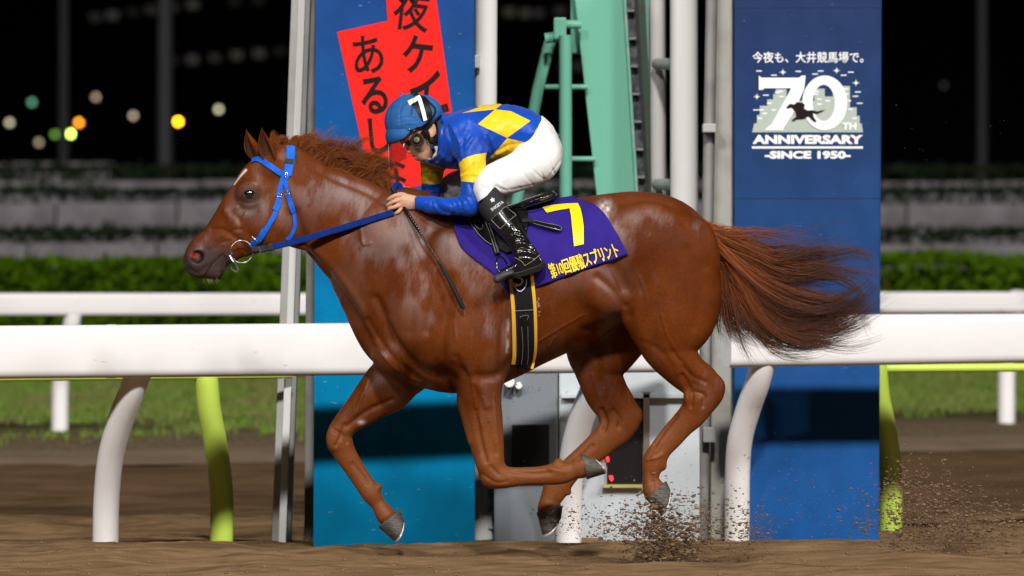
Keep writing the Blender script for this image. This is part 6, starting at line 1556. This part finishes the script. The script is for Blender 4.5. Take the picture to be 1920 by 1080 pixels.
# harness: ear loop, chin strap and cup, nape pad
mb = MB(); q = spline([P(797, 240, YM - .082), P(801, 250, YM - .082), P(806, 262, YM - .074), P(811, 274, YM - .058), P(812, 284, YM - .03), P(812, 288, YM)], 5); ribbon(mb, q, [(0, -1, 0)] * len(q), .020, .005); q2 = q.copy(); q2[:, 1] = 2 * YM - q2[:, 1]; ribbon(mb, q2, [(0, 1, 0)] * len(q2), .020, .005); mb.build('chin_strap', M_leather, he)
q = spline([P(823, 228, YM - .075), P(825, 245, YM - .083), P(821, 258, YM - .083), P(813, 264, YM - .078), P(806, 262, YM - .076)], 5); q2 = q.copy(); q2[:, 1] = 2 * YM - q2[:, 1]
for qq, sg in ((q, -1), (q2, 1)): mb = MB(); ribbon(mb, qq, [(0, sg, 0)] * len(qq), .024, .006); mb.build('nape_strap', M_leather, he)
mb = MB(); c0 = P(809, 272, YM - .070); mb.hexa([c0 + np.array(d) for d in ((-.012, -.006, .014), (.006, -.006, .020), (.014, -.006, -.014), (-.004, -.006, -.020))], [c0 + np.array(d) for d in ((-.012, .004, .014), (.006, .004, .020), (.014, .004, -.014), (-.004, .004, -.020))]); mb.build('strap_buckle', mat('dark_blue_plastic', (0.02, 0.03, 0.07), 0.25, 0.5), he, bevel=.002)
# clear visor sheet hanging from the peak
vm = bpy.data.materials.new('clear_visor'); vm.use_nodes = True; nt = vm.node_tree; nt.nodes.remove(nt.nodes['Principled BSDF'])
tr = nt.nodes.new('ShaderNodeBsdfTransparent'); tr.inputs[0].default_value = (.86, .88, .90, 1); gl_ = nt.nodes.new('ShaderNodeBsdfGlossy'); gl_.inputs['Roughness'].default_value = .12
mxs = nt.nodes.new('ShaderNodeMixShader')
mxs.inputs[0].default_value = .07; nt.links.new(tr.outputs[0], mxs.inputs[1]); nt.links.new(gl_.outputs[0], mxs.inputs[2]); nt.links.new(mxs.outputs[0], nt.nodes['Material Output'].inputs[0])
V = []; F = []; n = 28
for i in range(n + 1):
    a = -1.25 + 2.5 * i / n; top = P(773, 262, YM); bot = P(778, 309, YM)
    rt, rb = .112, .120; s = abs(math.sin(a))
    V.append((top[0] - math.cos(a) * rt, YM + math.sin(a) * .098, top[2] - .018 + .030 * s ** 2)); V.append((bot[0] - math.cos(a) * rb, YM + math.sin(a) * .100, bot[2] - .022 + .055 * s ** 2))
    if i: F.append((2 * i - 2, 2 * i - 1, 2 * i + 1, 2 * i))
me = mesh_py('visor', V, F); link('visor', me, vm, he, True).modifiers.new('thickness', 'SOLIDIFY').thickness = .0012
mb = MB()
for a in (-.16, .10, .42):
    x0, x1 = P(773, 262, YM)[0], P(778, 309, YM)[0]; mb.tube([(x0 - math.cos(a) * .113, YM + math.sin(a) * .099, P(0, 262, YM)[2] - .016), (x1 - math.cos(a) * .121, YM + math.sin(a) * .101, P(0, 309, YM)[2] - .02)], .0016, 6)
mb.build('visor_fold', mat('cloudy_plastic', (0.30, 0.33, 0.36), 0.3, 0.5), he, True)

# ---- whip held in the near hand
WH = thing('whip', 'black riding whip with studded handle and padded flap, held over the shoulder', 'whip', tuple(P(765, 400, 24.84)))
wp = [(735, 352, YH - .10), (750, 377, YH - .118), (764, 399, YH - .165), (785, 432, YH - .235), (800, 455, YH - .262), (843, 521, YH - .315), (870, 578, YH - .335)]
def wy(x):
    xs = [p[0] for p in wp]; return float(np.interp(x, xs, [p[2] for p in wp]))
def wpart(name, pts, rad, m, parent=None, n=10):
    mb = MB(); q = []
    for x, y in pts:
        h_, _ = hit(TB, x, y, 0, 30.); q.append(P(x, y, min(wy(x), h_[1] - .012)))
    mb.tube(q, rad, n); return mb.build(name, m, parent or WH, True)
wpart('handle', [(735, 352), (750, 377), (764, 399), (776, 418), (786, 434)], [.0085, .0085, .0085, .0082, .0074], M_leather)
wpart('shaft', [(786, 434), (800, 456), (812, 474), (824, 493)], [.0058, .005, .0042, .0040], mat('braided_black', (0.012, 0.012, 0.013), 0.35, 0.35, bump=(140, 0.9, 2, 0.004)))
wpart('flap', [(822, 490), (829, 502), (838, 517), (852, 544), (866, 573), (870, 580)], [.0045, .0088, .0098, .0105, .0105, .007], mat('ribbed_black_foam', (0.009, 0.009, 0.0095), 0.6, 0.15, bump=(120, 0.5, 2, 0.003)))
M_stud = mat('pale_studs', (0.35, 0.36, 0.38), 0.3, 0.5)
for i in range(9):
    t = i / 8; x, y = 766 + 24 * t, 402 + 36 * t; h_, _ = hit(TB, x, y, 0, 30.); c = P(x + .5, y, min(wy(x), h_[1] - .012) - .0078)
    bm = bmesh.new(); bmesh.ops.create_icosphere(bm, subdivisions=1, radius=.0026); bmesh.ops.translate(bm, vec=Vector(c), verts=bm.verts); me = bpy.data.meshes.new('stud'); bm.to_mesh(me); bm.free(); link('stud', me, M_stud, WH, True)

# ================================================================== SAND THROWN UP BY THE HOOVES
g = np.random.default_rng(77); pts = []; sz = []
def spray(n, cx, cy, sx, sy, s0, s1, Y0, Y1, shape='n', pw=3):
    x = g.normal(cx, sx, n) if shape == 'n' else g.uniform(cx - sx, cx + sx, n); y = g.normal(cy, sy, n) if shape == 'n' else g.uniform(cy - sy, cy + sy, n)
    Y = g.uniform(Y0, Y1, n)
    for a, b, c in zip(x, y, Y):
        if b > 1062: continue
        pts.append(P(a, b, c)); sz.append(s0 + (s1 - s0) * g.random() ** pw)
spray(1200, 1245, 1016, 44, 25, .0014, .0125, 24.65, 24.95, pw=3.2)
spray(700, 1222, 968, 24, 26, .0014, .0095, 24.7, 24.95, pw=3.2)
spray(800, 1300, 985, 42, 34, .0012, .009, 24.6, 25.0, pw=3.5)
spray(700, 1150, 985, 56, 20, .001, .0065, 24.8, 25.2, pw=3.5)
spray(500, 1400, 1000, 26, 34, .001, .008, 24.6, 25.1, pw=3.5)
spray(1500, 1790, 990, 95, 34, .0014, .0125, 24.8, 25.9, pw=3.2)
spray(1000, 1735, 940, 52, 36, .0014, .009, 24.8, 25.9, pw=3.5)
spray(360, 1700, 895, 24, 24, .001, .007, 24.8, 25.9, pw=3.5)
spray(520, 1520, 930, 110, 55, .0008, .0040, 24.6, 25.8, pw=4)
spray(120, 985, 735, 30, 30, .0008, .0034, 24.7, 25.2)
spray(180, 1120, 780, 60, 50, .0006, .0020, 24.7, 25.3)
spray(380, 1080, 970, 30, 22, .0007, .0036, 24.9, 25.3)
spray(220, 1270, 860, 60, 60, .0006, .0024, 24.7, 25.3)
spray(110, 1780, 330, 110, 140, .0006, .0024, 24.6, 25.6, 'u')
spray(60, 800, 830, 50, 60, .0005, .0016, 24.6, 25.3)
sz = [min(s_, .0098) for s_ in sz]
def clumps(k, n, cx, cy, sx, sy, spread, s0, s1, Y0, Y1):
    for _ in range(k):
        x, y, Y = g.normal(cx, sx), g.normal(cy, sy), g.uniform(Y0, Y1); q = spread * g.uniform(.5, 1.3)
        if y < 1050: spray(int(n * g.uniform(.5, 1.4)), x, y, q * 1.5, q, s0, s1, Y - .02, Y + .02)
clumps(46, 44, 1245, 1008, 46, 26, 6, .0012, .0055, 24.65, 24.95)
clumps(20, 36, 1305, 985, 34, 26, 5, .001, .0045, 24.6, 25.0)
clumps(14, 30, 1160, 988, 40, 14, 5, .001, .004, 24.8, 25.2)
clumps(70, 46, 1785, 985, 90, 28, 7, .0012, .0055, 24.8, 25.9)
clumps(22, 36, 1730, 930, 40, 26, 6, .001, .0045, 24.8, 25.9)
clumps(12, 40, 1410, 1004, 18, 26, 6, .001, .004, 24.6, 25.1)
spray(5200, 1245, 1014, 48, 28, .0007, .0022, 24.65, 24.95)
spray(2200, 1300, 985, 50, 36, .0006, .0016, 24.6, 25.0)
spray(1500, 1150, 985, 60, 22, .0006, .0015, 24.8, 25.2)
spray(6500, 1780, 985, 100, 36, .0007, .0022, 24.8, 25.9)
spray(1800, 1410, 1004, 26, 30, .0006, .0016, 24.6, 25.1)
sz = [s_ * .85 for s_ in sz]
v, f = rocks(np.array(pts), np.array(sz), 78)
v = v.reshape(-1, 12, 3); c = v.mean(1, keepdims=True); v = (c + (v - c) * np.array((1.5, 1.2, .85))).reshape(-1, 3)
M_fly = mat('flying_sand', (0.17, 0.11, 0.065), 0.95, 0.0, vary=(30, (0.11, 0.072, 0.046), 0.42, 0.62))
tag(link('flying_sand', mesh_np('flying_sand', v, f), M_fly), 'clods and specks of brown sand thrown up by the hind hooves', 'sand', kind='stuff')
